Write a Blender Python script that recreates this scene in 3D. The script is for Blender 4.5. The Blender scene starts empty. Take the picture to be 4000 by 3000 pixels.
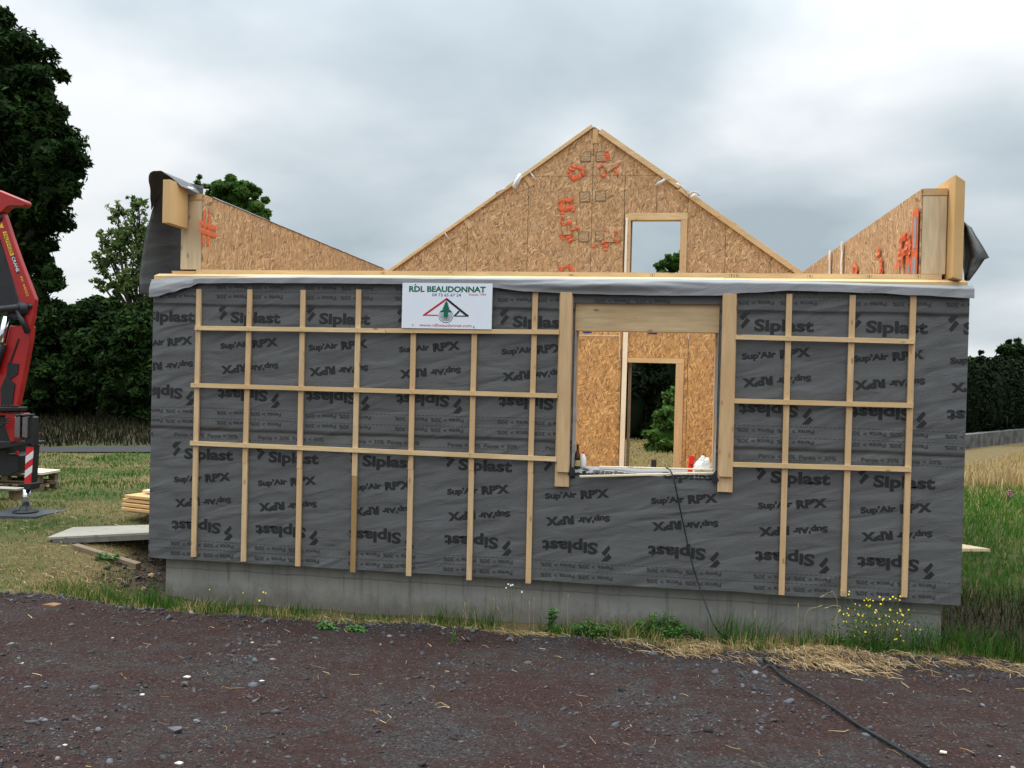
import bpy, bmesh, math, random
import numpy as np
from mathutils import Vector, Matrix, noise

# ------------------------------------------------------------------ camera, world, sun
scene = bpy.context.scene
COL = scene.collection
FPX = 3480.5
CAM = np.array([5.474, -9.208, 2.127])
yaw, pitch, roll = .1524, -.010, .0243
FW = np.array([-math.sin(yaw)*math.cos(pitch), math.cos(yaw)*math.cos(pitch), math.sin(pitch)])
RT = np.array([math.cos(yaw), math.sin(yaw), 0.0]); DN = np.cross(FW, RT)
R2 = math.cos(roll)*RT - math.sin(roll)*DN
D2 = math.sin(roll)*RT + math.cos(roll)*DN
cam_d = bpy.data.cameras.new('camera'); cam = bpy.data.objects.new('camera', cam_d); COL.objects.link(cam)
M = Matrix(((R2[0], -D2[0], -FW[0], CAM[0]), (R2[1], -D2[1], -FW[1], CAM[1]), (R2[2], -D2[2], -FW[2], CAM[2]), (0, 0, 0, 1)))
cam.matrix_world = M
cam_d.sensor_width = 36; cam_d.lens = FPX/4000*36; cam_d.clip_end = 2000; cam_d.clip_start = .05
scene.camera = cam
scene.view_settings.view_transform = 'Standard'; scene.view_settings.look = 'None'
scene.view_settings.exposure = 0.0; scene.view_settings.gamma = 1

SUN_EL, SUN_AZ = math.radians(58), math.radians(-62)      # azimuth from +Y towards +X
sd = bpy.data.lights.new('sun', 'SUN'); sd.energy = 2.0; sd.angle = math.radians(14); sd.color = (1, .95, .87)
so = bpy.data.objects.new('sun', sd); COL.objects.link(so)
sv = Vector((math.sin(SUN_AZ)*math.cos(SUN_EL), math.cos(SUN_AZ)*math.cos(SUN_EL), math.sin(SUN_EL)))
so.rotation_euler = sv.to_track_quat('Z', 'Y').to_euler(); so.location = (0, 0, 30)

w = bpy.data.worlds.new('World'); scene.world = w; w.use_nodes = True
nt = w.node_tree; nt.nodes.clear()
def N(nt, t, **k):
    n = nt.nodes.new(t)
    for a, b in k.items():
        if a == 'ins':
            for i, v in b.items(): n.inputs[i].default_value = v
        else: setattr(n, a, b)
    return n
def math_n(nt, op, a, b=None, clamp=False):
    n = nt.nodes.new('ShaderNodeMath'); n.operation = op; n.use_clamp = clamp
    for i, v in enumerate((a, b)):
        if v is None: continue
        if isinstance(v, (int, float)): n.inputs[i].default_value = v
        else: nt.links.new(v, n.inputs[i])
    return n.outputs[0]
def mix_c(nt, f, a, b, blend='MIX'):
    n = nt.nodes.new('ShaderNodeMix'); n.data_type = 'RGBA'; n.blend_type = blend
    for i, v in ((0, f), (6, a), (7, b)):
        if isinstance(v, (int, float)): n.inputs[i].default_value = v
        elif isinstance(v, (tuple, list)): n.inputs[i].default_value = (*v[:3], 1)
        else: nt.links.new(v, n.inputs[i])
    return n.outputs[2]
def ramp(nt, src, stops, interp='LINEAR'):
    n = nt.nodes.new('ShaderNodeValToRGB'); n.color_ramp.interpolation = interp
    els = n.color_ramp.elements
    while len(els) < len(stops): els.new(.5)
    for e, (p, c) in zip(els, stops):
        e.position = p; e.color = (*c, 1) if isinstance(c, tuple) else (c, c, c, 1)
    nt.links.new(src, n.inputs[0]); return n.outputs[0]
sky = N(nt, 'ShaderNodeTexSky', sky_type='NISHITA', sun_disc=False, sun_elevation=SUN_EL, sun_rotation=SUN_AZ)
tc = N(nt, 'ShaderNodeTexCoord'); sx = N(nt, 'ShaderNodeSeparateXYZ'); nt.links.new(tc.outputs['Generated'], sx.inputs[0])
zc = math_n(nt, 'MAXIMUM', sx.outputs[2], 0.0)
den = math_n(nt, 'ADD', zc, .30)
cx_ = N(nt, 'ShaderNodeCombineXYZ')
nt.links.new(math_n(nt, 'DIVIDE', sx.outputs[0], den), cx_.inputs[0])
nt.links.new(math_n(nt, 'DIVIDE', sx.outputs[1], den), cx_.inputs[1])
mp = N(nt, 'ShaderNodeMapping'); mp.inputs['Location'].default_value = (4.6, 2.9, 0); mp.inputs['Rotation'].default_value = (0, 0, .5); mp.inputs['Scale'].default_value = (1.15, 1.15, 1)
nt.links.new(cx_.outputs[0], mp.inputs[0])
n1 = N(nt, 'ShaderNodeTexNoise', ins={'Scale': 1.2, 'Detail': 5.0, 'Roughness': .48, 'Distortion': .15}); nt.links.new(mp.outputs[0], n1.inputs[0])
n2 = N(nt, 'ShaderNodeTexNoise', ins={'Scale': .7, 'Detail': 2.0, 'Roughness': .5}); nt.links.new(mp.outputs[0], n2.inputs[0])
cl = math_n(nt, 'ADD', math_n(nt, 'MULTIPLY', n1.outputs[0], .6), math_n(nt, 'MULTIPLY', n2.outputs[0], .4))
ccol = ramp(nt, cl, [(.37, (.43, .51, .56)), (.45, (.56, .635, .685)), (.515, (.71, .77, .81)), (.59, (.93, .95, .965))])
# an overcast sky is brighter towards the zenith
lum = math_n(nt, 'ADD', .98, math_n(nt, 'MULTIPLY', math_n(nt, 'POWER', zc, 3.0), SKYUP := 6.0))
bgc = N(nt, 'ShaderNodeBackground'); nt.links.new(ccol, bgc.inputs[0]); nt.links.new(lum, bgc.inputs[1])
bgs = N(nt, 'ShaderNodeBackground', ins={1: .1}); nt.links.new(sky.outputs[0], bgs.inputs[0])
ms = N(nt, 'ShaderNodeMixShader', ins={0: .93}); nt.links.new(bgs.outputs[0], ms.inputs[1]); nt.links.new(bgc.outputs[0], ms.inputs[2])
wo = N(nt, 'ShaderNodeOutputWorld'); nt.links.new(ms.outputs[0], wo.inputs[0])

# ------------------------------------------------------------------ survey helpers (photo at 2212 px wide)
K = 4000/2212
def ray(u, v): return FW + R2*((u*K-2000)/FPX) + D2*((v*K-1500)/FPX)
def at(u, v, Y):
    r = ray(u, v); return CAM + r*((Y-CAM[1])/r[1])

CP = []
for xx in (-8, -2, 3, 8, 14):
    for yy, zz in ((-14, .6), (-9.2, .5), (-6, .16), (-3, -.16), (-1.3, -.33)): CP.append((xx, yy, zz))
CP += [(-1.5, -.45, -.30), (-3, -.3, -.15), (-7, 0, -.08), (1.3, -.6, -.42), (3, -.6, -.42), (5, -.6, -.43), (6.5, -.6, -.43), (8.2, -.3, -.46), (9.2, -.3, -.5), (12, 0, -.42),
       (.1, 0, -.46), (2.7, .08, -.5), (5, .08, -.5), (7, .08, -.47), (8.4, .08, -.43),
       (-2, .9, -.10), (-.6, .45, -.25), (-.25, 1.2, -.45), (-.2, 3, -.45), (-.8, 1.3, -.1), (-1.1, 3, 0), (-3.5, 2.5, -.12), (-6, 2, -.1), (-5, 6, -.13), (-.8, 6, -.1), (-8, 12, -.3),
       (-15, 5, 0), (-15, 15, -.32), (-4, 15, -.3), (-5, 21, .5), (-15, 21, .5), (-27, 21, .5),
       (8.9, .9, -.85), (9.6, 1.0, -.75), (9.3, 2, -.6), (10, 4, -.15), (11, 6, 0), (12.3, 10, 0), (14, 14, -.08), (16, 22, -.12), (22, 36, -.15), (20, 10, .1), (16, 3, -.1), (13, 1, -.4),
       (5, 9, 0), (5, 14, 0), (5, 25, .2), (5, 40, .6), (-10, 40, 1), (20, 60, 1), (-60, 60, 1), (60, 60, 1), (-60, -40, .5), (60, -40, .5), (4, 3, -.6), (1, 3, -.6), (8, 3, -.6), (0, 100, 1.5)]
CPa = np.array(CP, float)
_d = np.linalg.norm(CPa[:, None, :2]-CPa[None, :, :2], axis=2)
_w = np.linalg.solve(-_d - np.eye(len(CPa))*.02, CPa[:, 2]-.1)
def gz(x, y):
    x = np.atleast_1d(np.asarray(x, float)); y = np.atleast_1d(np.asarray(y, float))
    out = np.empty(x.shape)
    for i in range(0, len(x), 20000):
        d = np.hypot(x[i:i+20000, None]-CPa[None, :, 0], y[i:i+20000, None]-CPa[None, :, 1])
        out[i:i+20000] = -(d@_w)+.1
    dm = np.clip((np.hypot(x-5, y)-60)/60, 0, 1)
    return out*(1-dm)+.8*dm
def g1(x, y): return float(gz(x, y)[0])
def G(u, v):
    r = ray(u, v); t = 1.0
    for i in range(4000):
        p = CAM + r*t
        if p[2] <= g1(p[0], p[1]): break
        t += .03 if t < 20 else .2
    return p
def edge_y(x):    # where the gravel yard stops in front of the house
    return -.62 - .07*np.sin(x*1.3) - .05*np.sin(x*3.1+1) - .16*np.clip(-x, 0, 1.5) + .25*np.clip(x-7, 0, 1.5)

# ------------------------------------------------------------------ materials
def mat(name, base=(.5, .5, .5), rough=.8, metal=0, spec=.3):
    m = bpy.data.materials.new(name); m.use_nodes = True
    b = m.node_tree.nodes['Principled BSDF']
    b.inputs['Base Color'].default_value = (*base, 1); b.inputs['Roughness'].default_value = rough
    b.inputs['Metallic'].default_value = metal; b.inputs['Specular IOR Level'].default_value = spec
    return m, m.node_tree, b
def tex(nt, kind, scale, vec=None, **k):
    n = nt.nodes.new('ShaderNodeTex'+kind); n.inputs['Scale'].default_value = scale
    for a, b in k.items():
        if hasattr(n, a): setattr(n, a, b)
        else: n.inputs[a].default_value = b
    if vec is not None: nt.links.new(vec, n.inputs['Vector'])
    return n
def coords(nt, scale=(1, 1, 1), rot=(0, 0, 0), loc=(0, 0, 0), kind='Object'):
    t = nt.nodes.new('ShaderNodeTexCoord'); m = nt.nodes.new('ShaderNodeMapping')
    nt.links.new(t.outputs[kind], m.inputs[0]); m.inputs['Scale'].default_value = scale; m.inputs['Rotation'].default_value = rot; m.inputs['Location'].default_value = loc
    return m.outputs[0]
def bump(nt, b, h, strength=.3, dist=.01):
    n = nt.nodes.new('ShaderNodeBump'); n.inputs['Strength'].default_value = strength; n.inputs['Distance'].default_value = dist
    nt.links.new(h, n.inputs['Height']); nt.links.new(n.outputs[0], b.inputs['Normal'])
def C(nt, b, sock): nt.links.new(sock, b.inputs['Base Color'])

def simple(name, base, rough=.7, metal=0, spec=.3, var=.15, scale=8, bmp=.15):
    m, nt, b = mat(name, base, rough, metal, spec)
    v = coords(nt); n = tex(nt, 'Noise', scale, v, Detail=5.0)
    C(nt, b, mix_c(nt, ramp(nt, n.outputs[0], [(.35, 0.), (.65, 1.)]), tuple(c*(1-var) for c in base), tuple(min(1, c*(1+var)) for c in base)))
    if bmp: bump(nt, b, n.outputs[0], bmp, .004)
    return m
def wood(name, base, axis=2, knots=True, var=.22):
    m, nt, b = mat(name, base, .75, 0, .25)
    s = [9, 9, 9]; s[axis] = .9
    v = coords(nt, tuple(s)); n = tex(nt, 'Noise', 3.2, v, Detail=6.0, Roughness=.6)
    gr = ramp(nt, n.outputs[0], [(.3, 0.), (.7, 1.)])
    c = mix_c(nt, gr, tuple(x*(1-var) for x in base), tuple(min(1, x*(1+var*.8)) for x in base))
    big = tex(nt, 'Noise', 1.3, coords(nt, kind='Object'), Detail=2.0)
    c = mix_c(nt, math_n(nt, 'MULTIPLY', ramp(nt, big.outputs[0], [(.4, 0.), (.75, 1.)]), .65), c, (base[0]*.72, base[1]*.66, base[2]*.58))
    if knots:
        s2 = [9., 9., 9.]; s2[axis] = 3.6
        vo = tex(nt, 'Voronoi', 1.0, coords(nt, tuple(s2)))
        k = ramp(nt, vo.outputs['Distance'], [(.06, 1.), (.15, 0.)])
        c = mix_c(nt, math_n(nt, 'MULTIPLY', k, .9), c, (base[0]*.34, base[1]*.26, base[2]*.2))
    # each object gets its own tone
    oi = nt.nodes.new('ShaderNodeObjectInfo')
    c = mix_c(nt, math_n(nt, 'MULTIPLY', oi.outputs['Random'], .5), c, (base[0]*.86, base[1]*.74, base[2]*.6))
    C(nt, b, c); bump(nt, b, n.outputs[0], .25, .003); return m
def osb(name, plane='xz', tone=1.0, warm=0.0, angle=0.0):
    m, nt, b = mat(name, (.4, .27, .15), .7, 0, .3)
    t = nt.nodes.new('ShaderNodeTexCoord')
    sp = nt.nodes.new('ShaderNodeSeparateXYZ'); nt.links.new(t.outputs['Object'], sp.inputs[0])
    cb = nt.nodes.new('ShaderNodeCombineXYZ')
    nt.links.new(sp.outputs[0 if plane == 'xz' else 1], cb.inputs[0]); nt.links.new(sp.outputs[2], cb.inputs[1])
    dn = tex(nt, 'Noise', 3.0, cb.outputs[0], Detail=1.0)
    va = nt.nodes.new('ShaderNodeVectorMath'); va.operation = 'MULTIPLY_ADD'
    nt.links.new(dn.outputs['Color'], va.inputs[0]); va.inputs[1].default_value = (.035, .035, 0); nt.links.new(cb.outputs[0], va.inputs[2])
    col = None; hs = None
    w1 = warm
    def cc(r, g, b_): return (r*tone*(1.09+.14*w1), g*tone*(.99+.03*w1), b_*tone*(.84-.22*w1))
    stops = [(0., cc(.19, .115, .062)), (.12, cc(.33, .21, .115)), (.45, cc(.445, .285, .165)), (.78, cc(.52, .345, .20)), (1., cc(.70, .53, .34))]
    masks = [None, 17.0, 23.0, 29.0]
    for i, (a, sx_, sy_) in enumerate(((.10, 62, 11), (-.45, 52, 10), (.5, 66, 12), (1.2, 50, 11))):
        mpn = nt.nodes.new('ShaderNodeMapping'); nt.links.new(va.outputs[0], mpn.inputs[0])
        r_ = nt.nodes.new('ShaderNodeVectorRotate'); r_.rotation_type = 'Z_AXIS'; r_.inputs['Angle'].default_value = a+angle
        nt.links.new(va.outputs[0], r_.inputs[0]); nt.links.new(r_.outputs[0], mpn.inputs[0])
        mpn.inputs['Scale'].default_value = (sx_, sy_, 1); mpn.inputs['Location'].default_value = (i*7.3, i*3.1, 0)
        vo = tex(nt, 'Voronoi', 1.0, mpn.outputs[0]); vo.voronoi_dimensions = '2D'
        s_ = nt.nodes.new('ShaderNodeSeparateColor'); nt.links.new(vo.outputs['Color'], s_.inputs[0])
        ci = ramp(nt, s_.outputs[0], stops)
        if col is None: col = ci; hs = s_.outputs[1]
        else:
            sel = ramp(nt, s_.outputs[2], [((.62, .66, .8)[i-1], 0.), ((.63, .67, .81)[i-1], 1.)])
            col = mix_c(nt, sel, col, ci)
            hm = nt.nodes.new('ShaderNodeMix'); hm.data_type = 'FLOAT'; nt.links.new(sel, hm.inputs[0]); nt.links.new(hs, hm.inputs[2]); nt.links.new(s_.outputs[1], hm.inputs[3]); hs = hm.outputs[0]
    # a few dark grey strands
    mpn = nt.nodes.new('ShaderNodeMapping'); r_ = nt.nodes.new('ShaderNodeVectorRotate'); r_.rotation_type = 'Z_AXIS'; r_.inputs['Angle'].default_value = -.2+angle
    nt.links.new(va.outputs[0], r_.inputs[0]); nt.links.new(r_.outputs[0], mpn.inputs[0]); mpn.inputs['Scale'].default_value = (34, 10, 1)
    vo = tex(nt, 'Voronoi', 1.0, mpn.outputs[0]); vo.voronoi_dimensions = '2D'
    s_ = nt.nodes.new('ShaderNodeSeparateColor'); nt.links.new(vo.outputs['Color'], s_.inputs[0])
    near = ramp(nt, vo.outputs['Distance'], [(.3, 1.), (.42, 0.)])
    sel = math_n(nt, 'MULTIPLY', ramp(nt, s_.outputs[0], [(.90, 0.), (.91, 1.)]), near)
    col = mix_c(nt, math_n(nt, 'MULTIPLY', sel, .75), col, (.17*tone, .13*tone, .085*tone))
    big = tex(nt, 'Noise', 1.6, cb.outputs[0], Detail=3.0)
    col = mix_c(nt, math_n(nt, 'MULTIPLY', ramp(nt, big.outputs[0], [(.35, 0.), (.7, 1.)]), .22), col, (.36*tone, .235*tone, .14*tone))
    C(nt, b, col); bump(nt, b, hs, .35, .002); return m

m_osb = osb('osb_board')
m_osb_side = osb('osb_board_side', 'yz')
m_osb_warm = osb('osb_board_warm', 'xz', 1.0, .8)
m_wood_z = wood('pine_upright', (.66, .46, .26), 2)
m_wood_x = wood('pine_level', (.72, .52, .285), 0)
m_wood_y = wood('pine_lengthwise', (.62, .43, .22), 1)
m_pale = wood('pale_spruce', (.68, .54, .35), 2)
m_palex = wood('pale_spruce_level', (.70, .585, .42), 0)
m_lintel = wood('spruce_lintel', (.60, .435, .25), 0)
m_brown = wood('weathered_batten', (.40, .255, .12), 2)
m_lit_wood = wood('brightly_lit_wood', (.95, .88, .74), 2, var=.06)  # near-white so the stud looks brightly lit
m_lath = wood('fresh_lath', (.84, .74, .55), 0, var=.08)
m_glulam = wood('glulam', (.70, .45, .21), 1, knots=False, var=.05)
m_glulamz = wood('glulam_end', (.68, .44, .20), 2, knots=False, var=.05)
m_floor = wood('floor_boards', (.5, .4, .28), 1)
m_greyboard = wood('grey_weathered_board', (.33, .315, .28), 0, var=.08)
m_oldwood = wood('old_timber', (.22, .17, .115), 0)

def membrane_mat(name, base, strength):
    m, nt, b = mat(name, base, .62, 0, .35)
    v = coords(nt, (1, 1, 1))
    r_ = nt.nodes.new('ShaderNodeVectorRotate'); r_.rotation_type = 'Y_AXIS'; r_.inputs['Angle'].default_value = .22; nt.links.new(v, r_.inputs[0])
    mp_ = nt.nodes.new('ShaderNodeMapping'); mp_.inputs['Scale'].default_value = (1.2, 1, 4.2); nt.links.new(r_.outputs[0], mp_.inputs[0])
    f1 = tex(nt, 'Noise', 1.5, mp_.outputs[0], Detail=1.6, Roughness=.4, Distortion=.6)
    f2 = tex(nt, 'Noise', 6.0, v, Detail=3.0)
    f3 = tex(nt, 'Noise', 140, v, Detail=2.0)
    cr_n = tex(nt, 'Noise', 2.6, mp_.outputs[0], Detail=2.0, Distortion=1.2); rdg = ramp(nt, math_n(nt, 'ABSOLUTE', math_n(nt, 'SUBTRACT', cr_n.outputs[0], .5)), [(0., 1.), (.035, 0.)])
    h = math_n(nt, 'ADD', math_n(nt, 'MULTIPLY', f1.outputs[0], 1.), math_n(nt, 'ADD', math_n(nt, 'MULTIPLY', f2.outputs[0], .07), math_n(nt, 'MULTIPLY', rdg, .035)))
    C(nt, b, mix_c(nt, ramp(nt, f3.outputs[0], [(.3, 0.), (.7, 1.)]), tuple(c*.93 for c in base), tuple(c*1.07 for c in base)))
    bump(nt, b, h, strength, .07); return m
m_mem = membrane_mat('grey_membrane', (.108, .107, .106), .5)
m_mem_back = membrane_mat('grey_membrane_underside', (.27, .27, .275), .35)
m_mem_sill_lit = membrane_mat('grey_membrane_sill_skylit', (.24, .24, .245), .3)  # paler copy of the membrane, sky light put into the sill's colour
m_print = mat('black_print', (.022, .022, .022), .6)[0]
m_print2 = mat('faint_print', (.042, .042, .042), .6)[0]
m_orange = simple('orange_tape', (.68, .13, .04), .5, spec=.4, var=.12, scale=20)
m_tapegrey = simple('grey_foil', (.27, .28, .31), .5, spec=.4)
m_white = simple('white_strap', (.72, .71, .70), .6)
m_blue = simple('blue_label', (.02, .04, .16), .5)
m_black = simple('black_steel', (.018, .018, .02), .45, spec=.4)
m_rubber = simple('rubber', (.02, .02, .02), .85)
m_red = simple('red_paint', (.36, .013, .012), .38, spec=.5, var=.12, scale=3, bmp=.02)
m_chrome = mat('chrome', (.75, .77, .8), .12, 1.0)[0]
m_whitep = simple('white_paint', (.72, .72, .70), .5, var=.06)
m_yellow = simple('yellow_label', (.75, .50, .05), .5, var=.05)
m_signw = simple('sign_white', (.78, .81, .86), .35, spec=.4, var=.01, bmp=0)
m_sgreen = mat('sign_green', (.005, .13, .07), .4)[0]
m_sblue = mat('sign_blue', (.03, .07, .30), .4)[0]
m_sred = mat('sign_red', (.55, .02, .03), .4)[0]
m_sblack = mat('sign_black', (.015, .012, .012), .4)[0]
m_cable = simple('cable_rubber', (.012, .017, .020), .5, spec=.4)
m_flower = mat('yellow_petals', (.85, .62, .03), .6)[0]
m_leafy = simple('weed_leaf', (.065, .17, .03), .6, var=.4, scale=9)
m_stem = simple('weed_stem', (.10, .14, .04), .7)
m_drystem = simple('dry_stem', (.46, .36, .17), .8)
m_pink = mat('pink_petals', (.38, .12, .2), .7)[0]
m_bark = simple('bark', (.05, .043, .033), .95, var=.4, scale=5, bmp=.6)
m_plastic = simple('milky_plastic', (.8, .8, .78), .35, spec=.4, var=.04)
m_redpl = simple('red_plastic', (.85, .03, .02), .4, var=.05)
m_bag = simple('white_bag_plastic', (.80, .80, .78), .5, var=.05, scale=14, bmp=.5)
m_glassb, _nt, _b = mat('brown_glass', (.045, .014, .004), .08, 0, .6)
m_blabel = simple('bottle_label', (.45, .36, .17), .6, var=.3, scale=60)

# concrete
m_conc, nt_, b_ = mat('poured_concrete', (.27, .265, .245), .9, 0, .2)
va_ = coords(nt_); vs_ = coords(nt_, (9, 9, .7))
a1 = tex(nt_, 'Noise', 1.2, va_, Detail=5.0, Roughness=.6); a2 = tex(nt_, 'Noise', 2.2, vs_, Detail=4.0, Roughness=.6); a3 = tex(nt_, 'Noise', 60, va_, Detail=3.0)
cc_ = mix_c(nt_, ramp(nt_, a1.outputs[0], [(.3, 0.), (.7, 1.)]), (.205, .20, .183), (.30, .29, .265))
cc_ = mix_c(nt_, math_n(nt_, 'MULTIPLY', ramp(nt_, a2.outputs[0], [(.52, 0.), (.72, 1.)]), .6), cc_, (.12, .114, .103))
cc_ = mix_c(nt_, .15, cc_, a3.outputs[0], 'OVERLAY')
spz = nt_.nodes.new('ShaderNodeSeparateXYZ'); nt_.links.new(va_, spz.inputs[0])
wob = tex(nt_, 'Noise', 2.5, va_, Detail=6.0, Roughness=.7)
lz = math_n(nt_, 'ABSOLUTE', math_n(nt_, 'ADD', math_n(nt_, 'ADD', spz.outputs[2], .165), math_n(nt_, 'MULTIPLY', wob.outputs[0], -.06)))
ln = ramp(nt_, lz, [(.002, 1.), (.010, 0.)])
brk = tex(nt_, 'Noise', 3.0, va_, Detail=2.0)
cc_ = mix_c(nt_, math_n(nt_, 'MULTIPLY', ln, math_n(nt_, 'MULTIPLY', brk.outputs[0], 1.1)), cc_, (.10, .095, .085))
sp_n = tex(nt_, 'Noise', 5.0, va_, Detail=6.0, Roughness=.7)
spl = ramp(nt_, math_n(nt_, 'ADD', math_n(nt_, 'MULTIPLY', spz.outputs[2], -2.2), math_n(nt_, 'MULTIPLY', sp_n.outputs[0], .9)), [(1.02, 0.), (1.0, 0.)] if False else [(.0, 0.), (1., 1.)])
spl = ramp(nt_, math_n(nt_, 'ADD', math_n(nt_, 'MULTIPLY', spz.outputs[2], -1.4), math_n(nt_, 'MULTIPLY', sp_n.outputs[0], .7)), [(.72, 0.), (.95, 1.)])
cc_ = mix_c(nt_, math_n(nt_, 'MULTIPLY', spl, .55), cc_, (.11, .085, .068))
pit = tex(nt_, 'Voronoi', 26, va_); cc_ = mix_c(nt_, math_n(nt_, 'MULTIPLY', ramp(nt_, pit.outputs['Distance'], [(.05, 1.), (.11, 0.)]), .5), cc_, (.09, .085, .078))
C(nt_, b_, cc_); bump(nt_, b_, math_n(nt_, 'ADD', a3.outputs[0], math_n(nt_, 'MULTIPLY', ln, -1.5)), .35, .004)

# ground (weights are stored on the mesh: R gravel yard, G dirt, B dry; G also paints tree shade on the bank)
m_ground, nt_, b_ = mat('yard_and_meadow', (.1, .1, .1), .95, 0, .15)
va_ = coords(nt_)
at_ = nt_.nodes.new('ShaderNodeAttribute'); at_.attribute_name = 'zone'
zs = nt_.nodes.new('ShaderNodeSeparateColor'); nt_.links.new(at_.outputs['Color'], zs.inputs[0])
q1 = tex(nt_, 'Noise', .9, va_, Detail=5.0, Roughness=.6); q2 = tex(nt_, 'Noise', 38, va_, Detail=5.0, Roughness=.7); q3 = tex(nt_, 'Voronoi', 70, va_); q4 = tex(nt_, 'Noise', 6, va_, Detail=4.0)
q3s = nt_.nodes.new('ShaderNodeSeparateColor'); nt_.links.new(q3.outputs['Color'], q3s.inputs[0])
red = mix_c(nt_, ramp(nt_, q2.outputs[0], [(.32, 0.), (.7, 1.)]), (.019, .010, .009), (.072, .040, .034))
gry = mix_c(nt_, q3s.outputs[0], (.018, .016, .016), (.078, .070, .069))
pat = ramp(nt_, math_n(nt_, 'ADD', math_n(nt_, 'MULTIPLY', q1.outputs[0], .6), math_n(nt_, 'MULTIPLY', q4.outputs[0], .4)), [(.46, .0), (.60, .85)])
gv = mix_c(nt_, pat, red, gry)
spk = ramp(nt_, q3s.outputs[1], [(.955, 0.), (.965, 1.)])
gv = mix_c(nt_, math_n(nt_, 'MULTIPLY', spk, .3), gv, (.25, .22, .2))
gn = mix_c(nt_, ramp(nt_, q4.outputs[0], [(.38, 0.), (.6, 1.)]), (.04, .09, .018), (.125, .12, .045))
gn = mix_c(nt_, ramp(nt_, q2.outputs[0], [(.3, 0.), (.75, 1.)]), gn, mix_c(nt_, .5, gn, (.03, .04, .012)))
dr = mix_c(nt_, ramp(nt_, q2.outputs[0], [(.35, 0.), (.65, 1.)]), (.25, .18, .085), (.13, .095, .045))
gn = mix_c(nt_, zs.outputs[2], gn, dr)
di = mix_c(nt_, ramp(nt_, q2.outputs[0], [(.35, 0.), (.65, 1.)]), (.030, .020, .015), (.10, .072, .052))
gd = mix_c(nt_, zs.outputs[0], gn, gv); gd = mix_c(nt_, zs.outputs[1], gd, di)
C(nt_, b_, gd)
bump(nt_, b_, math_n(nt_, 'ADD', q2.outputs[0], math_n(nt_, 'MULTIPLY', q3.outputs['Distance'], -.7)), .9, .03)
m_road = simple('asphalt', (.028, .029, .034), .9, var=.2, scale=20)
m_stonew = simple('old_masonry', (.095, .092, .086), .95, var=.45, scale=3, bmp=.6)

def tinted(name, stops, rough=.65, transl=0.0):
    m, nt, b = mat(name, (.1, .1, .1), rough, 0, .08)
    a = nt.nodes.new('ShaderNodeAttribute'); a.attribute_name = 'tint'
    c = ramp(nt, a.outputs['Fac'], stops); C(nt, b, c)
    if transl:
        t = nt.nodes.new('ShaderNodeBsdfTranslucent'); nt.links.new(c, t.inputs[0])
        mx = nt.nodes.new('ShaderNodeMixShader'); mx.inputs[0].default_value = transl
        out = [n for n in nt.nodes if n.type == 'OUTPUT_MATERIAL'][0]
        nt.links.new(b.outputs[0], mx.inputs[1]); nt.links.new(t.outputs[0], mx.inputs[2]); nt.links.new(mx.outputs[0], out.inputs[0])
    return m
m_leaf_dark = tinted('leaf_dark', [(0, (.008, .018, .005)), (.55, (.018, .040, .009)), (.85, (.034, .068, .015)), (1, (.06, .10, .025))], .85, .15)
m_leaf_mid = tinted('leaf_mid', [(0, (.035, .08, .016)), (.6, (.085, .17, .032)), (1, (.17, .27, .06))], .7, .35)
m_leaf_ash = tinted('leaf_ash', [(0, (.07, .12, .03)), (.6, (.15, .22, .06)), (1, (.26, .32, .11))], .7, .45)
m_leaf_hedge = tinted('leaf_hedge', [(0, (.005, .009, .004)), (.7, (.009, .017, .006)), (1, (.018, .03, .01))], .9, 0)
m_stone = tinted('gravel_stone', [(0, (.026, .023, .024)), (.45, (.066, .063, .066)), (.8, (.125, .122, .13)), (.93, (.21, .205, .215)), (1, (.22, .205, .19))], .85)
m_grass = tinted('grass_blade', [(0, (.022, .07, .010)), (.45, (.055, .145, .020)), (.62, (.12, .19, .035)), (.75, (.30, .23, .09)), (1, (.50, .39, .18))], .7, .3)
m_shade_dead_grass = tinted('shaded_bank_dead_grass', [(0, (.008, .011, .004)), (.5, (.018, .022, .008)), (.8, (.036, .032, .015)), (1, (.06, .045, .024))], .9, 0)  # tree shade on the bank put into the blade colour; also dead stems
m_straw = tinted('dry_straw', [(0, (.10, .06, .028)), (.45, (.34, .22, .105)), (.8, (.50, .36, .19)), (1, (.66, .52, .32))], .7, .2)
m_wheat = tinted('ripe_wheat', [(0, (.28, .19, .08)), (.5, (.46, .34, .16)), (1, (.60, .46, .24))], .8, .2)

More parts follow.
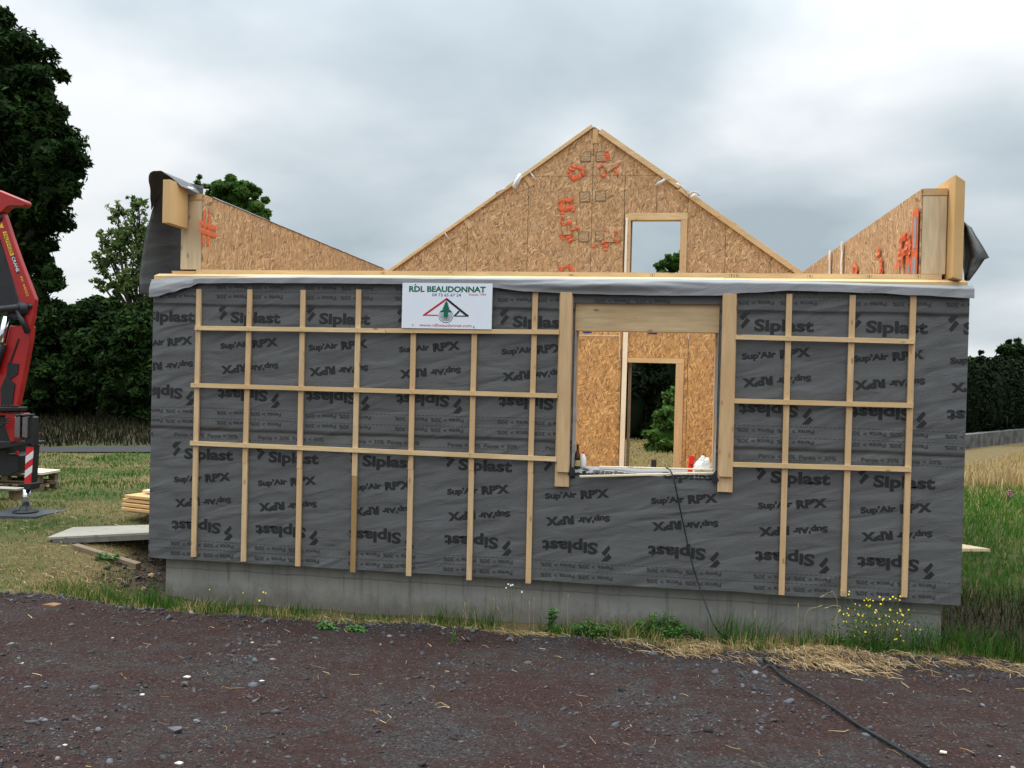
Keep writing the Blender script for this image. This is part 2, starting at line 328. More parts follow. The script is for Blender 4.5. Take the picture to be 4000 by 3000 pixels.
# ------------------------------------------------------------------ object helpers
def tag(o, label=None, cat=None, group=None, kind=None):
    if label: o['label'] = label
    if cat: o['category'] = cat
    if group: o['group'] = group
    if kind: o['kind'] = kind
    return o
def thing(name, label, cat, loc=(0, 0, 0), group=None):
    o = bpy.data.objects.new(name, None); COL.objects.link(o); o.location = loc; o.empty_display_size = .2
    return tag(o, label, cat, group)
class MB:
    def __init__(s): s.v = []; s.f = []; s.mi = []; s.m = 0
    def add(s, vs, fs):
        n = len(s.v); s.v += [tuple(map(float, p)) for p in vs]; s.f += [tuple(i+n for i in f) for f in fs]; s.mi += [s.m]*len(fs); return s
    def box(s, x0, x1, y0, y1, z0, z1, rot=0, piv=None, c=.0):
        vs = [(x, y, z) for z in (z0, z1) for y in (y0, y1) for x in (x0, x1)]
        if rot:
            px, pz = piv or ((x0+x1)/2, (z0+z1)/2); ca, sa = math.cos(rot), math.sin(rot)
            vs = [(px+(x-px)*ca-(z-pz)*sa, y, pz+(x-px)*sa+(z-pz)*ca) for x, y, z in vs]
        return s.add(vs, [(0, 2, 3, 1), (4, 5, 7, 6), (0, 1, 5, 4), (2, 6, 7, 3), (0, 4, 6, 2), (1, 3, 7, 5)])
    def beam(s, a, b, wd, ht, up=(0, 0, 1)):
        a, b = Vector(a), Vector(b); d = (b-a).normalized(); u = Vector(up); r = d.cross(u)
        if r.length < 1e-4: r = d.cross(Vector((0, 1, 0)))
        r.normalize(); u = r.cross(d); vs = []
        for p in (a, b):
            for i, j in ((-1, -1), (1, -1), (1, 1), (-1, 1)): vs.append(p+r*wd/2*i+u*ht/2*j)
        return s.add(vs, [(0, 1, 2, 3), (7, 6, 5, 4), (0, 4, 5, 1), (1, 5, 6, 2), (2, 6, 7, 3), (3, 7, 4, 0)])
    def prism(s, poly, y0, y1):      # polygon in x,z extruded along y
        n = len(poly); vs = [(x, y0, z) for x, z in poly]+[(x, y1, z) for x, z in poly]
        return s.add(vs, [tuple(range(n)), tuple(range(2*n-1, n-1, -1))]+[(i, n+i, n+(i+1) % n, (i+1) % n) for i in range(n)])
    def prism_up(s, poly, z0, z1):
        n = len(poly); vs = [(x, y, z0) for x, y in poly]+[(x, y, z1) for x, y in poly]
        return s.add(vs, [tuple(range(n-1, -1, -1)), tuple(range(n, 2*n))]+[(i, (i+1) % n, n+(i+1) % n, n+i) for i in range(n)])
    def tube(s, pts, r, seg=8):
        pts = [Vector(p) for p in pts]; rs = r if isinstance(r, (list, tuple)) else [r]*len(pts); rings = []
        ref = Vector((0, 0, 1)); vs = []; fs = []
        for i, p in enumerate(pts):
            d = (pts[min(i+1, len(pts)-1)]-pts[max(i-1, 0)]).normalized()
            a = d.cross(ref)
            if a.length < .1: a = d.cross(Vector((1, 0, 0)))
            a.normalize(); b = d.cross(a)
            for k in range(seg):
                t = 2*math.pi*k/seg; vs.append(p+(a*math.cos(t)+b*math.sin(t))*rs[i])
        for i in range(len(pts)-1):
            for k in range(seg):
                fs.append((i*seg+k, i*seg+(k+1) % seg, (i+1)*seg+(k+1) % seg, (i+1)*seg+k))
        fs.append(tuple(range(seg-1, -1, -1))); fs.append(tuple(range((len(pts)-1)*seg, len(pts)*seg)))
        return s.add(vs, fs)
    def lathe(s, prof, c=(0, 0, 0), seg=20):
        vs = []; fs = []
        for r, z in prof:
            for k in range(seg):
                t = 2*math.pi*k/seg; vs.append((c[0]+r*math.cos(t), c[1]+r*math.sin(t), c[2]+z))
        for i in range(len(prof)-1):
            for k in range(seg): fs.append((i*seg+k, i*seg+(k+1) % seg, (i+1)*seg+(k+1) % seg, (i+1)*seg+k))
        fs.append(tuple(range(seg-1, -1, -1))); fs.append(tuple(range((len(prof)-1)*seg, len(prof)*seg)))
        return s.add(vs, fs)
    def build(s, name, mats, parent=None, smooth=False, bevel=0):
        me = bpy.data.meshes.new(name); off = parent_world(parent)
        me.from_pydata([(x-off[0], y-off[1], z-off[2]) for x, y, z in s.v], [], s.f)
        for m in (mats if isinstance(mats, (list, tuple)) else [mats]): me.materials.append(m)
        if any(s.mi): me.polygons.foreach_set('material_index', s.mi)
        bm = bmesh.new(); bm.from_mesh(me)
        if bevel: bmesh.ops.bevel(bm, geom=bm.edges[:], offset=bevel, segments=1, affect='EDGES', clamp_overlap=True)
        bmesh.ops.recalc_face_normals(bm, faces=bm.faces[:]); bm.to_mesh(me); bm.free()
        if smooth: me.polygons.foreach_set('use_smooth', [True]*len(me.polygons))
        o = bpy.data.objects.new(name, me); COL.objects.link(o)
        if parent: o.parent = parent
        return o
def parent_world(p):
    v = Vector((0, 0, 0))
    while p: v += p.location; p = p.parent
    return v
def npmesh(name, V, F, m, parent=None, tint=None, smooth=False):
    V = np.asarray(V, np.float32) - np.array(parent_world(parent), np.float32); F = np.asarray(F, np.int32); k = F.shape[1]
    me = bpy.data.meshes.new(name); me.vertices.add(len(V)); me.vertices.foreach_set('co', V.ravel())
    me.loops.add(F.size); me.loops.foreach_set('vertex_index', F.ravel())
    me.polygons.add(len(F)); me.polygons.foreach_set('loop_start', np.arange(0, F.size, k, dtype=np.int32)); me.polygons.foreach_set('loop_total', np.full(len(F), k, np.int32))
    me.materials.append(m)
    if tint is not None:
        a = me.attributes.new('tint', 'FLOAT', 'POINT'); a.data.foreach_set('value', np.asarray(tint, np.float32))
    me.update(calc_edges=True)
    if smooth: me.polygons.foreach_set('use_smooth', [True]*len(F))
    o = bpy.data.objects.new(name, me); COL.objects.link(o)
    if parent: o.parent = parent
    return o

# text as flat meshes, cut into small pieces so that it can follow the cloth
_tc = {}
def text2d(s, size, bold=0.0, cell=0.0, squeeze=1.0):
    key = (s, size, bold, cell, squeeze)
    if key in _tc: return _tc[key]
    cu = bpy.data.curves.new('t', 'FONT'); cu.body = s; cu.size = size; cu.offset = bold; cu.resolution_u = 3
    ob = bpy.data.objects.new('t', cu); COL.objects.link(ob)
    bpy.context.view_layer.update()
    me = bpy.data.meshes.new_from_object(ob.evaluated_get(bpy.context.evaluated_depsgraph_get()))
    bm = bmesh.new(); bm.from_mesh(me)
    for v in bm.verts: v.co.x *= squeeze
    if cell:
        xs = [v.co.x for v in bm.verts]; zs = [v.co.y for v in bm.verts]
        for ax, lo, hi in ((0, min(xs), max(xs)), (1, min(zs), max(zs))):
            p = lo+cell
            while p < hi:
                co = (p, 0, 0) if ax == 0 else (0, p, 0); no = (1, 0, 0) if ax == 0 else (0, 1, 0)
                bmesh.ops.bisect_plane(bm, geom=bm.verts[:]+bm.edges[:]+bm.faces[:], plane_co=co, plane_no=no); p += cell
    bm.verts.index_update()
    vs = [(v.co.x, v.co.y) for v in bm.verts]; fs = [tuple(v.index for v in f.verts) for f in bm.faces]
    bm.free(); bpy.data.objects.remove(ob); bpy.data.curves.remove(cu); bpy.data.meshes.remove(me)
    x0 = min(v[0] for v in vs); x1 = max(v[0] for v in vs)
    vs = [(x-x0, y) for x, y in vs]
    _tc[key] = (vs, fs, x1-x0); return _tc[key]

rng = np.random.default_rng(7); random.seed(7)

# ================================================================== SETTING: ground, road
def road_c(x): return 14.05+.33*(x+8.35)
def axis_lines(lo, hi, d0, far, n):
    a = list(np.arange(lo, hi+1e-6, d0)); g = (far/d0)**(1/n)
    e = np.geomspace(d0, far, n); return np.array(sorted([lo-x for x in np.cumsum(e)]+a+[hi+x for x in np.cumsum(e)]))
gxs = axis_lines(-4, 13, .055, 60, 46); gys = axis_lines(-6.2, 2.4, .055, 60, 46)
GX, GY = np.meshgrid(gxs, gys); gx_, gy_ = GX.ravel(), GY.ravel()
Z = gz(gx_, gy_)
yard = np.clip((edge_y(gx_)-gy_)/.12+.5, 0, 1)
rnd = np.array([noise.noise((x*1.7, y*1.7, 0))*.030+noise.noise((x*7, y*7, 3))*.012 for x, y in zip(gx_, gy_)])
Z = Z+rnd+np.exp(-((gy_-edge_y(gx_)+.12)/.14)**2)*.035
V = np.stack([gx_, gy_, Z], 1); nx, ny = len(gxs), len(gys)
ii = (np.arange(ny-1)[:, None]*nx+np.arange(nx-1)[None, :]).ravel()
F = np.stack([ii, ii+1, ii+nx+1, ii+nx], 1)
ground = npmesh('ground', V, F, m_ground, smooth=True); tag(ground, kind='structure')
dirt_shade = np.clip(1.6-np.hypot((gx_+.05)/.55, (gy_-1.6)/1.9), 0, 1)*(gy_ > edge_y(gx_))
dirt_shade = np.maximum(dirt_shade, np.clip(1.6-np.hypot((gx_-9.3)/.9, (gy_-1.2)/1.3), 0, 1)*.95)
dirt_shade = np.maximum(dirt_shade, ((gx_ < 3) & (gy_ > road_c(gx_)+.9))*.9)  # bank beyond the lane darkened in place of tree shade
nz = np.array([noise.noise((x*.55+9, y*.55, 1)) for x, y in zip(gx_, gy_)])
dry = np.clip(nz*2.2+.35, 0, 1)*np.where(gx_ < .3, 1, .3)*(gy_ < 13)
dry = np.maximum(dry, ((gx_ > 0) & (gx_ < 9) & (gy_ > 7.5) & (gy_ < 30))*.85)
dry = np.maximum(dry, ((gx_ > 10) & (gy_ > 9.5) & (gy_ < 45))*.9)
dry = np.maximum(dry, ((gx_ > -1) & (gx_ < 9) & (gy_ < .1))*np.clip(.5+nz, 0, 1))
zc_ = np.stack([yard, dirt_shade, dry, np.ones_like(dry)], 1).astype(np.float32)
ca = ground.data.color_attributes.new('zone', 'FLOAT_COLOR', 'POINT'); ca.data.foreach_set('color', zc_.ravel())

rd = MB(); xs_ = np.linspace(-30, 3, 90)
for i, x in enumerate(xs_):
    for yy in (road_c(x)-.75, road_c(x)+.75): rd.v.append((x, yy, max(g1(x, yy), g1(x, road_c(x)))+.012))
rd.f = [(2*i, 2*i+2, 2*i+3, 2*i+1) for i in range(len(xs_)-1)]; rd.mi = [0]*len(rd.f)
tag(rd.build('road', m_road), kind='structure')

# ================================================================== THE HOUSE
L, H = 8.52, 3.07
house = thing('timber_house', 'unfinished timber frame house wrapped in grey membrane on a concrete base', 'house', (4.26, 0, 0))
fb = MB()
fb.prism_up([(.145, .12), (8.385, .12), (8.385, 7.15), (.145, 7.15)], -1.3, -.012)
foundation = fb.build('concrete_foundation', m_conc, house)
fl = MB().box(.06, 8.46, .04, 7.2, -.010, .03); fl.build('floor', m_floor, house)

OX0, OX1, OZ0, OZ1 = 4.70, 6.165, 1.135, 2.89
fw = MB()
for b in ((.006, OX0-.004, 0, H), (OX1+.004, L-.006, 0, H), (OX0-.004, OX1+.004, 0, OZ0-.012), (OX0-.004, OX1+.004, OZ1, H)):
    fw.box(b[0], b[1], .004, .20, b[2]+.001, b[3])
front = fw.build('front_wall', m_wood_z, house)
fi = MB()
for b in ((.52, OX0, .05, H), (OX1, 8.09, .05, H), (OX0, OX1, .05, OZ0-.02), (OX0, OX1, 2.62, H)): fi.box(b[0], b[1], .202, .215, b[2], b[3])
fi.build('inner_lining', m_osb_warm, front)

SE1, SE2 = 2.823, 1.449
def seam(x, z0): return z0+.006*math.sin(x*1.7+z0)+.004*math.sin(x*5.1)
def dsp(x, z):
    d = .008+.006*noise.noise((x*1.1, z*2.3+x*.5, 2))+.004*noise.noise((x*3.1+z*2, z*4.5, 5))
    if x < .5: d += .007*noise.noise((x*3+z*2.5, z*2-x*4, 9))
    if x > 8.05: d += .008*noise.noise((x*2-z*1.5, z*3+x*4, 9))
    e = min(x, L-x, .15)/.15
    d *= e
    if z > seam(x, SE1): d += .007
    elif z > seam(x, SE2): d += .0035
    return max(d, .001)+.002
zrows = sorted(set([round(z, 4) for z in np.linspace(.0, H, 96)]))
def mem_rows(x):
    r = []
    for z in zrows:
        for s0 in (SE1, SE2):
            if abs(z-s0) < .017: z = None; break
        if z is not None: r.append(z)
    for s0 in (SE1, SE2): r += [seam(x, s0)-.0006, seam(x, s0)+.0006]
    return sorted(r)
mem_x = np.concatenate([np.linspace(0, OX0, 150), np.linspace(OX0, OX1, 48)[1:], np.linspace(OX1, L, 76)[1:]])
def add_hole_rows(r): return sorted(r+[OZ0, OZ1])
mb = MB(); rows0 = None; cols = []
for x in mem_x:
    r = add_hole_rows(mem_rows(x)); cols.append(r)
    for z in r:
        zz = z
        bot = -.004+.012*noise.noise((x*1.5, 0, 7))
        if z < .001: zz = bot
        mb.v.append((x, -dsp(x, z), zz))
nr = len(cols[0])
for i in range(len(mem_x)-1):
    for j in range(nr-1):
        xm = (mem_x[i]+mem_x[i+1])/2; zm = (cols[i][j]+cols[i][j+1])/2
        if OX0 < xm < OX1 and OZ0 < zm < OZ1: continue
        a = i*nr+j; mb.f.append((a, a+nr, a+nr+1, a+1)); mb.mi.append(0)
# wrap round both ends and the bottom
n0 = len(mb.v)
mb.add([(0, -.003, 0), (0, .19, 0), (0, .19, H), (0, -.003, H)], [(0, 1, 2, 3)])
mb.add([(L, -.003, 0), (L, .19, 0), (L, .19, H), (L, -.003, H)], [(0, 1, 2, 3)])
NPLAIN = len(mb.f)
# ---- printing on the membrane
pv, pf = [], []; pv2, pf2 = [], []
def on_wall(vs, fs, ox, oz, rot=0.0, target=None, faint=False):
    ca_, sa_ = math.cos(rot), math.sin(rot); P = [(ox+x*ca_-z*sa_, oz+x*sa_+z*ca_) for x, z in vs]
    V_, F_ = (pv2, pf2) if faint else (pv, pf)
    idx = {}
    for f in fs:
        c0 = sum(P[i][0] for i in f)/len(f); c1 = sum(P[i][1] for i in f)/len(f)
        if not (.006 < c0 < L-.006 and .004 < c1 < H): continue
        if OX0-.003 < c0 < OX1+.003 and OZ0+.004 < c1 < OZ1: continue
        g = []
        for i in f:
            if i not in idx:
                x, z = P[i]; idx[i] = len(V_); V_.append((x, -dsp(min(max(x, 0), L), z)-.0022, z))
            g.append(idx[i])
        F_.append(tuple(g))
ICON = ([(.044, .165), (.110, .165), (.036, .084), (.003, .118), (.072, .112), (.110, .084), (.038, .0), (.017, .030)], [(0, 3, 2, 1), (4, 7, 6, 5)])
T_sip = text2d('Siplast', .158, .0066, .04, 1.12)
T_sup = text2d("Sup'Air", .080, .0042, .04, 1.12)
T_rpx = text2d("RP'X", .112, .0068, .04, 1.12)
T_pg = text2d('Pente > 30%', .058, .0012, 0, 1.22)
T_pl = text2d('Pente < 30%', .058, .0012, 0, 1.22)
def unit_logo(x, z, inv):
    parts = [(ICON[0], ICON[1], 0, -.02)]
    k = .575/T_sip[2]
    parts.append(([(a*k, b_) for a, b_ in T_sip[0]], T_sip[1], .150, -.035))
    for vs, fs, dx, dz in parts:
        if not inv: on_wall([(a+dx, b_+dz) for a, b_ in vs], fs, x, z-.03)
        else: on_wall([(a+dx, b_+dz) for a, b_ in vs], fs, x+.735, z+.03, math.pi)
def unit_sup(x, z, inv):
    k1 = .335/T_sup[2]; k2 = .295/T_rpx[2]
    items = [([(a*k1, b_) for a, b_ in T_sup[0]], T_sup[1], 0, .008), ([(a*k2, b_) for a, b_ in T_rpx[0]], T_rpx[1], .37, -.012)]
    for vs, fs, dx, dz in items:
        v2 = [(a+dx, b_+dz) for a, b_ in vs]
        if not inv: on_wall(v2, fs, x+.02, z-.055, .105)
        else: on_wall(v2, fs, x+.69, z+.055, math.pi+.105)
def pente(x, z, T, inv, k=.355):
    s = k/T[2]; vs = [(a*s, b_) for a, b_ in T[0]]
    if inv: on_wall(vs, T[1], x+k, z+.02, math.pi, faint=True)
    else: on_wall(vs, T[1], x, z-.02, 0, faint=True)
def dashes(z):
    x = .02
    while x < L-.03:
        zz = z+.004*math.sin(x*1.9); on_wall([(0, 0), (.03, 0), (.03, .0045), (0, .0045)], [(0, 1, 2, 3)], x, zz, faint=True); x += .046
def per_cells(x0, per): return [x0+per*i for i in range(-1, 10)]
c2 = [-.22, .774, 1.789, 2.80, 3.906, 4.92, 6.352, 7.42, 8.321]
c3 = [-.74, .258, 1.245, 2.31, 3.36, 4.40, 5.49, 6.55, 7.53, 8.47]
for x in c2:
    unit_logo(x, 2.698, False); unit_sup(x+.02, 2.387, False); unit_sup(x+.02, 2.146, True); unit_logo(x+.01, 1.823, True)
    for dx in (.01, .40):
        for z in (1.634, 1.525): pente(x+dx, z, T_pg, True)
for x in c2:
    for dx in (-.22, .19):
        for z in (2.910, 3.015): pente(x+dx+.2, z, T_pg, True)
for z in (1.676, 1.564, 2.965): dashes(z)
for x in c3:
    if x > 8.3: continue
    pente(x+.03, 1.379, T_pl, False); pente(x+.42, 1.379, T_pl, False)
    unit_logo(x, 1.183, False); unit_sup(x+.02, .897, False); unit_sup(x+.02, .656, True); unit_logo(x+.01, .350, True)
    for dx in (.01, .40):
        for z in (.168, .058): pente(x+dx, z, T_pg, True)
for z in (1.340, .204, .113): dashes(z)
def poly_obj(name, V_, F_, m, parent):
    off = parent_world(parent); me = bpy.data.meshes.new(name); me.from_pydata([(x-off[0], y-off[1], z-off[2]) for x, y, z in V_], [], F_)
    me.materials.append(m); o = bpy.data.objects.new(name, me); COL.objects.link(o); o.parent = parent; return o
mb.m = 1; mb.add(pv, pf); mb.m = 2; mb.add(pv2, pf2)
mem = mb.build('wall_membrane', [m_mem, m_print, m_print2], house, smooth=True)
for p in list(mem.data.polygons)[NPLAIN-2:NPLAIN]: p.use_smooth = False
# reveal strips at the window, crumpled
for xx, sgn in ((OX0, 1), (OX1, -1)):
    r = MB(); n = 40
    for i in range(n+1):
        z = OZ0+(2.62-OZ0)*i/n
        for k, y in enumerate((-.014, .03, .09)):
            r.v.append((xx+sgn*(.006+(.028*noise.noise((z*3.2, k*.6, xx))+.012 if k else 0)), y, z))
    r.f = [(i*3+k, i*3+k+1, i*3+k+4, i*3+k+3) for i in range(n) for k in range(2)]; r.mi = [0]*len(r.f)
    r.build('membrane_edge', m_mem_back, mem, smooth=True)
sl = MB(); nxs = 60
for i in range(nxs+1):
    x = OX0+(OX1-OX0)*i/nxs
    for k in range(7):
        y = -.012+.27*k/6
        sag = -.012*math.exp(-((x-5.5)/.25)**2)
        sl.v.append((x, y, OZ0+.045*(k/6)**.8+sag*(1-k/6)+.010*noise.noise((x*4, y*5, 1))*min(1, k/2)-(0.004 if k == 0 else 0)))
sl.f = [(i*7+k, (i+1)*7+k, (i+1)*7+k+1, i*7+k+1) for i in range(nxs) for k in range(6)]; sl.mi = [0]*len(sl.f)
# lettering that runs over the sill
sv_, sf_ = [], []
for x0 in (4.80, 5.62):
    for vs, fs, dx in ((ICON[0], ICON[1], 0), ([(a*.575/T_sip[2], b_) for a, b_ in T_sip[0]], T_sip[1], .15)):
        n = len(sv_)
        for a, b_ in vs:
            x = x0+(a+dx)*.82; y = .01+b_*.7
            k_ = max(0, min(1, (y+.012)/.27)); sag = -.012*math.exp(-((x-5.5)/.25)**2)
            sv_.append((x, y, OZ0+.045*k_**.8+sag*(1-k_)+.010*noise.noise((x*4, y*5, 1))*min(1, k_*3)+.003))
        sf_ += [tuple(i+n for i in f) for f in fs if all(sv_[i+n][0] < OX1-.01 for i in f)]
sl.m = 1; sl.add(sv_, sf_)

sill = sl.build('window_sill_membrane', [m_mem_sill_lit, m_print], house, smooth=True)


# ---- battens
VB = [(.558, .557, .036, 2.99), (1.152, 1.132, .017, 2.99), (1.761, 1.766, .002, 2.99), (2.385, 2.387, -.028, 3.0), (2.996, 3.006, -.031, 3.0), (3.655, 3.658, -.037, 2.98),
      (4.288, 4.282, -.034, 3.0), (6.830, 6.833, .002, 3.0), (7.432, 7.424, .025, 2.995), (7.996, 7.991, .051, 2.99)]
joint = {0: None, 1: 1.096, 2: 1.06, 3: 1.005, 4: 1.096, 5: 1.112, 6: 1.114}
def batten(a, b_, m, wd=.056):
    o = MB(); o.prism([(a[0]-wd/2, a[1]), (a[0]+wd/2, a[1]), (b_[0]+wd/2, b_[1]), (b_[0]-wd/2, b_[1])], -.045, -.016); o.m = 1
    for z in np.arange(a[1]+.16, b_[1]-.06, .37):
        if min(abs(z-q) for q in (2.565, 1.93, 1.285)) < .05: continue
        x = a[0]+(b_[0]-a[0])*(z-a[1])/(b_[1]-a[1])+random.uniform(-.012, .012); o.box(x-.0035, x+.0035, -.0465, -.0445, z-.0035, z+.0035)
    return o.build('vertical_batten', [m, m_black], house, bevel=.001)
for i, (xt, xb, zb, zt) in enumerate(VB):
    j = joint.get(i)
    f = lambda z: xb+(xt-xb)*(z-zb)/(zt-zb)
    if j is None: batten((xb, zb), (xt, zt), m_wood_z)
    else:
        batten((f(j-.001)+.002, zb), (f(j), j-.0015) if False else (f(j), j-.0015), m_brown if i == 3 else m_wood_z)
        batten((f(j)-.003, j+.0015), (xt, zt), m_wood_z)
HB = [((.535, 2.560), (2.70, 2.566)), ((2.704, 2.567), (4.55, 2.582)), ((.500, 1.931), (4.55, 1.925)), ((.505, 1.294), (3.64, 1.278)), ((3.643, 1.277), (4.556, 1.271)),
      ((6.312, 2.562), (8.012, 2.547)), ((6.312, 1.923), (8.016, 1.926)), ((6.305, 1.287), (8.014, 1.304))]
hbw = .048
for a, b_ in HB:
    o = MB(); o.prism([(a[0], a[1]-hbw/2), (b_[0], b_[1]-hbw/2), (b_[0], b_[1]+hbw/2), (a[0], a[1]+hbw/2)], -.073, -.0465)
    o.m = 1
    for (xt, xb, zb, zt) in VB:
        if a[0]-.03 < xt < b_[0]+.03:
            t = (xt-a[0])/(b_[0]-a[0]); z = a[1]+(b_[1]-a[1])*t
            for dx, dz in ((-.01, .01), (.011, -.009)): o.box(xt+dx-.0035, xt+dx+.0035, -.0745, -.0725, z+dz-.0035, z+dz+.0035)
    o.build('horizontal_batten', [m_wood_x, m_black], house, bevel=.001)

# window jamb boards
for (x0, x1, z0, fx0, fx1, fz0, zt) in ((4.537, 4.685, .988, 4.560, 4.680, 1.142, 3.0), (6.181, 6.330, 1.004, 6.190, 6.322, 1.162, 3.0)):
    tagp = MB(); tagp.prism([(x0, z0), (x1, z0), (x1-.004, zt), (x0+.004, zt)], -.045, -.016); tagp.build('jamb_board', m_wood_z, house, bevel=.0015)
    q = MB(); q.prism([(fx0, fz0), (fx1, fz0), (fx1-.008, zt-.01), (fx0-.008, zt-.01)], -.082, -.0465); q.build('jamb_board', m_wood_z, house, bevel=.0015)
lt = MB(); lt.box(OX0+.002, OX1-.002, .018, .19, 2.605, 2.905); lt.build('lintel', m_lintel, house, bevel=.002)
# folded black sill corners
for x, s in ((4.70, 1), (6.165, -1)):
    c = MB(); c.prism([(x-.03*s, 1.115), (x+.035*s, 1.10), (x+.045*s, 1.165), (x+.015*s, 1.20), (x-.01*s, 1.16)], -.060, -.02); c.build('membrane_fold', m_black, house)
# inner studs of the opening
for x0, x1 in ((OX0-.002, OX0+.032), (OX1-.03, OX1+.002)):
    s_ = MB(); s_.box(x0, x1, .095, .199, 1.19, 2.604); s_.build('opening_stud', m_wood_z, house)

# wall plates on top of the front wall
wp = MB(); wp.prism_up([(0, 0)], 0, 0) if False else None
wp = MB()
prof = [(.0, 3.072), (.0, 3.138), (.11, 3.172), (.20, 3.172), (.20, 3.072)]
n = len(prof); xs2 = (0.0, 6.90, 6.906, 8.52)
def lprof(xa, xb, pr, dz=0):
    m_ = MB(); n = len(pr)
    m_.v = [(xa, y, z+dz) for y, z in pr]+[(xb, y, z+dz) for y, z in pr]
    m_.f = [tuple(range(n)), tuple(range(2*n-1, n-1, -1))]+[(i, (i+1) % n, n+(i+1) % n, n+i) for i in range(n)]; m_.mi = [0]*len(m_.f); return m_
lprof(0.0, 6.20, prof).build('wall_plate', m_wood_x, house, bevel=.002)
lprof(6.203, 8.50, prof, -.003).build('wall_plate', m_wood_x, house, bevel=.002)
pm = lprof(.43, 8.30, [(.125, 3.172), (.125, 3.222), (.195, 3.222), (.195, 3.172)]); pm.m = 1
lprof(.14, .427, [(.125, 3.172), (.125, 3.205), (.195, 3.205), (.195, 3.172)]).build('wall_plate', m_brown if False else m_glulam, house, bevel=.002)
# pencil marks on the plate
for x in (5.48, 6.28, 6.33, 7.05, 7.62, 8.08, 2.6):
    for a_ in (-.35, .35): pm.box(x-.0015, x+.0015, .1235, .1245, 3.182, 3.212, rot=a_)
    pm.box(x-.022, x-.020, .1235, .1245, 3.182, 3.212); pm.box(x+.020, x+.022, .1235, .1245, 3.182, 3.212)
pm.build('wall_plate', [m_wood_x, m_print2], house)

# folded top edge of the membrane
LOW = [(0, 2.895), (.06, 2.899), (.25, 2.95), (.428, 3.000), (.590, 3.050), (1.2, 3.058), (2.2, 3.062), (2.9, 3.060), (3.3, 3.048), (3.8, 3.035), (4.2, 2.995), (4.8, 2.975), (5.443, 2.968), (6.1, 2.972), (6.45, 3.005), (6.85, 3.03), (7.2, 3.022), (7.667, 3.012), (8.0, 2.995), (8.50, 2.975), (8.56, 2.97)]
TOP = [(0, 3.095), (.4, 3.125), (2, 3.146), (6, 3.142), (8.56, 3.100)]
def interp(T, x):
    for (a, c), (b_, d) in zip(T, T[1:]):
        if a <= x <= b_: t = (x-a)/(b_-a); t = t*t*(3-2*t); return c+(d-c)*t
    return T[-1][1]
fm = MB(); NX, NP = 320, 12
for i in range(NX+1):
    x = -.02+8.56*i/NX; top = interp(TOP, max(x, 0)); low = interp(LOW, max(x, 0)); h = top-low
    curl = .5+.5*math.sin((min(max(x, 3.3), 6.6)-3.3)/3.3*math.pi*2-math.pi/2)      # rolled under in the middle
    rollv = .055+.05*curl
    fold = .05*noise.noise((x*2.3, 0, 4))
    for k in range(NP+1):
        t = k/NP
        y = -.012-rollv*math.sin(min(1, t*1.25)*math.pi*.62)-.02*noise.noise((x*1.6+t*2.2, t*2.5+x*.8, 11))*math.sin(math.pi*min(1, t*1.1)) + curl*.05*max(0, t-.55)*2
        y -= .014*max(0, noise.noise((x*4.5-t*3, t*1.2, 3)))*t
        if t > 0 and x > .5: y = min(y, -.020-.055*min(1, t*4))
        z = top-h*(t**(.9+.5*curl))-.004*noise.noise((x*5, t*3, 8))
        fm.v.append((x, y, z))
for i in range(NX):
    for k in range(NP): a = i*(NP+1)+k; fm.f.append((a, a+NP+1, a+NP+2, a+1)); fm.mi.append(0)
flap = fm.build('membrane_flap', m_mem_back, mem, smooth=True)
flap['label'] = 'pale folded top edge of the grey membrane'

# ---- side walls
SX = .50; HS = 4.07; D = 7.05
ls = thing('left_side_wall', None, None) if False else None
def side_wall(name, xin, xout, s):
    x0, x1 = sorted((xin-s*.015, xout+s*.004))
    o = MB(); o.box(x0, x1, .208, D+.2, .031, HS-.07); core = o.build(name, m_oldwood, house)  # dark core stands in for the shadow in the panel seams
    pl = MB(); pl.box(min(xin-s*.016, xout), max(xin-s*.016, xout), .13, D+.2, HS-.066, HS); pl.build('top_plate', m_wood_y, core)
    e = MB(); e.box(min(xin-s*.018, xout), max(xin-s*.018, xout), .135, .204, 3.225, HS-.070); e.build('end_post', m_pale, core, bevel=.002)
    ys = [.137, 1.38, 2.63, 3.88, 5.13, 6.38, 7.04]
    for a_, b_ in zip(ys, ys[1:]):
        for z0, z1 in ((.035, 3.04), (3.045, HS-.004)):
            if z1 < 3.1: a2 = max(a_, .22)
            else: a2 = a_
            p = MB(); p.box(min(xin-s*.013, xin), max(xin-s*.013, xin), a2, b_-.005, max(z0, 3.226 if (z0 > 3 and a_ < .2) else z0), z1); p.build('osb_panel', m_osb_side, core)
    q = MB(); q.add([(xout, .21, .0), (xout, D+.2, .0), (xout, D+.2, HS), (xout, .21, HS)], [(0, 1, 2, 3)]); q.build('side_membrane', m_mem, core)
    return core
lw = side_wall('left_side_wall', SX, .235, 1)
rw = side_wall('right_side_wall', 8.09, 8.335, -1)
# membrane laid on the left top edge
t_ = MB(); n = 40
for i in range(n+1):
    y = .32+(D-.35)*i/n
    for k, (x, z) in enumerate(((.2, HS+.006), (.40, HS+.012), (.508, HS+.006), (.512, HS-.003+.003*noise.noise((y*5, 0, 0))))): t_.v.append((x, y, z+.006*noise.noise((y*3, k, 1))))
t_.f = [(i*4+k, i*4+k+1, i*4+k+5, i*4+k+4) for i in range(n) for k in range(3)]; t_.mi = [0]*len(t_.f)
t_.build('membrane_strip', m_mem_back, lw, smooth=True)

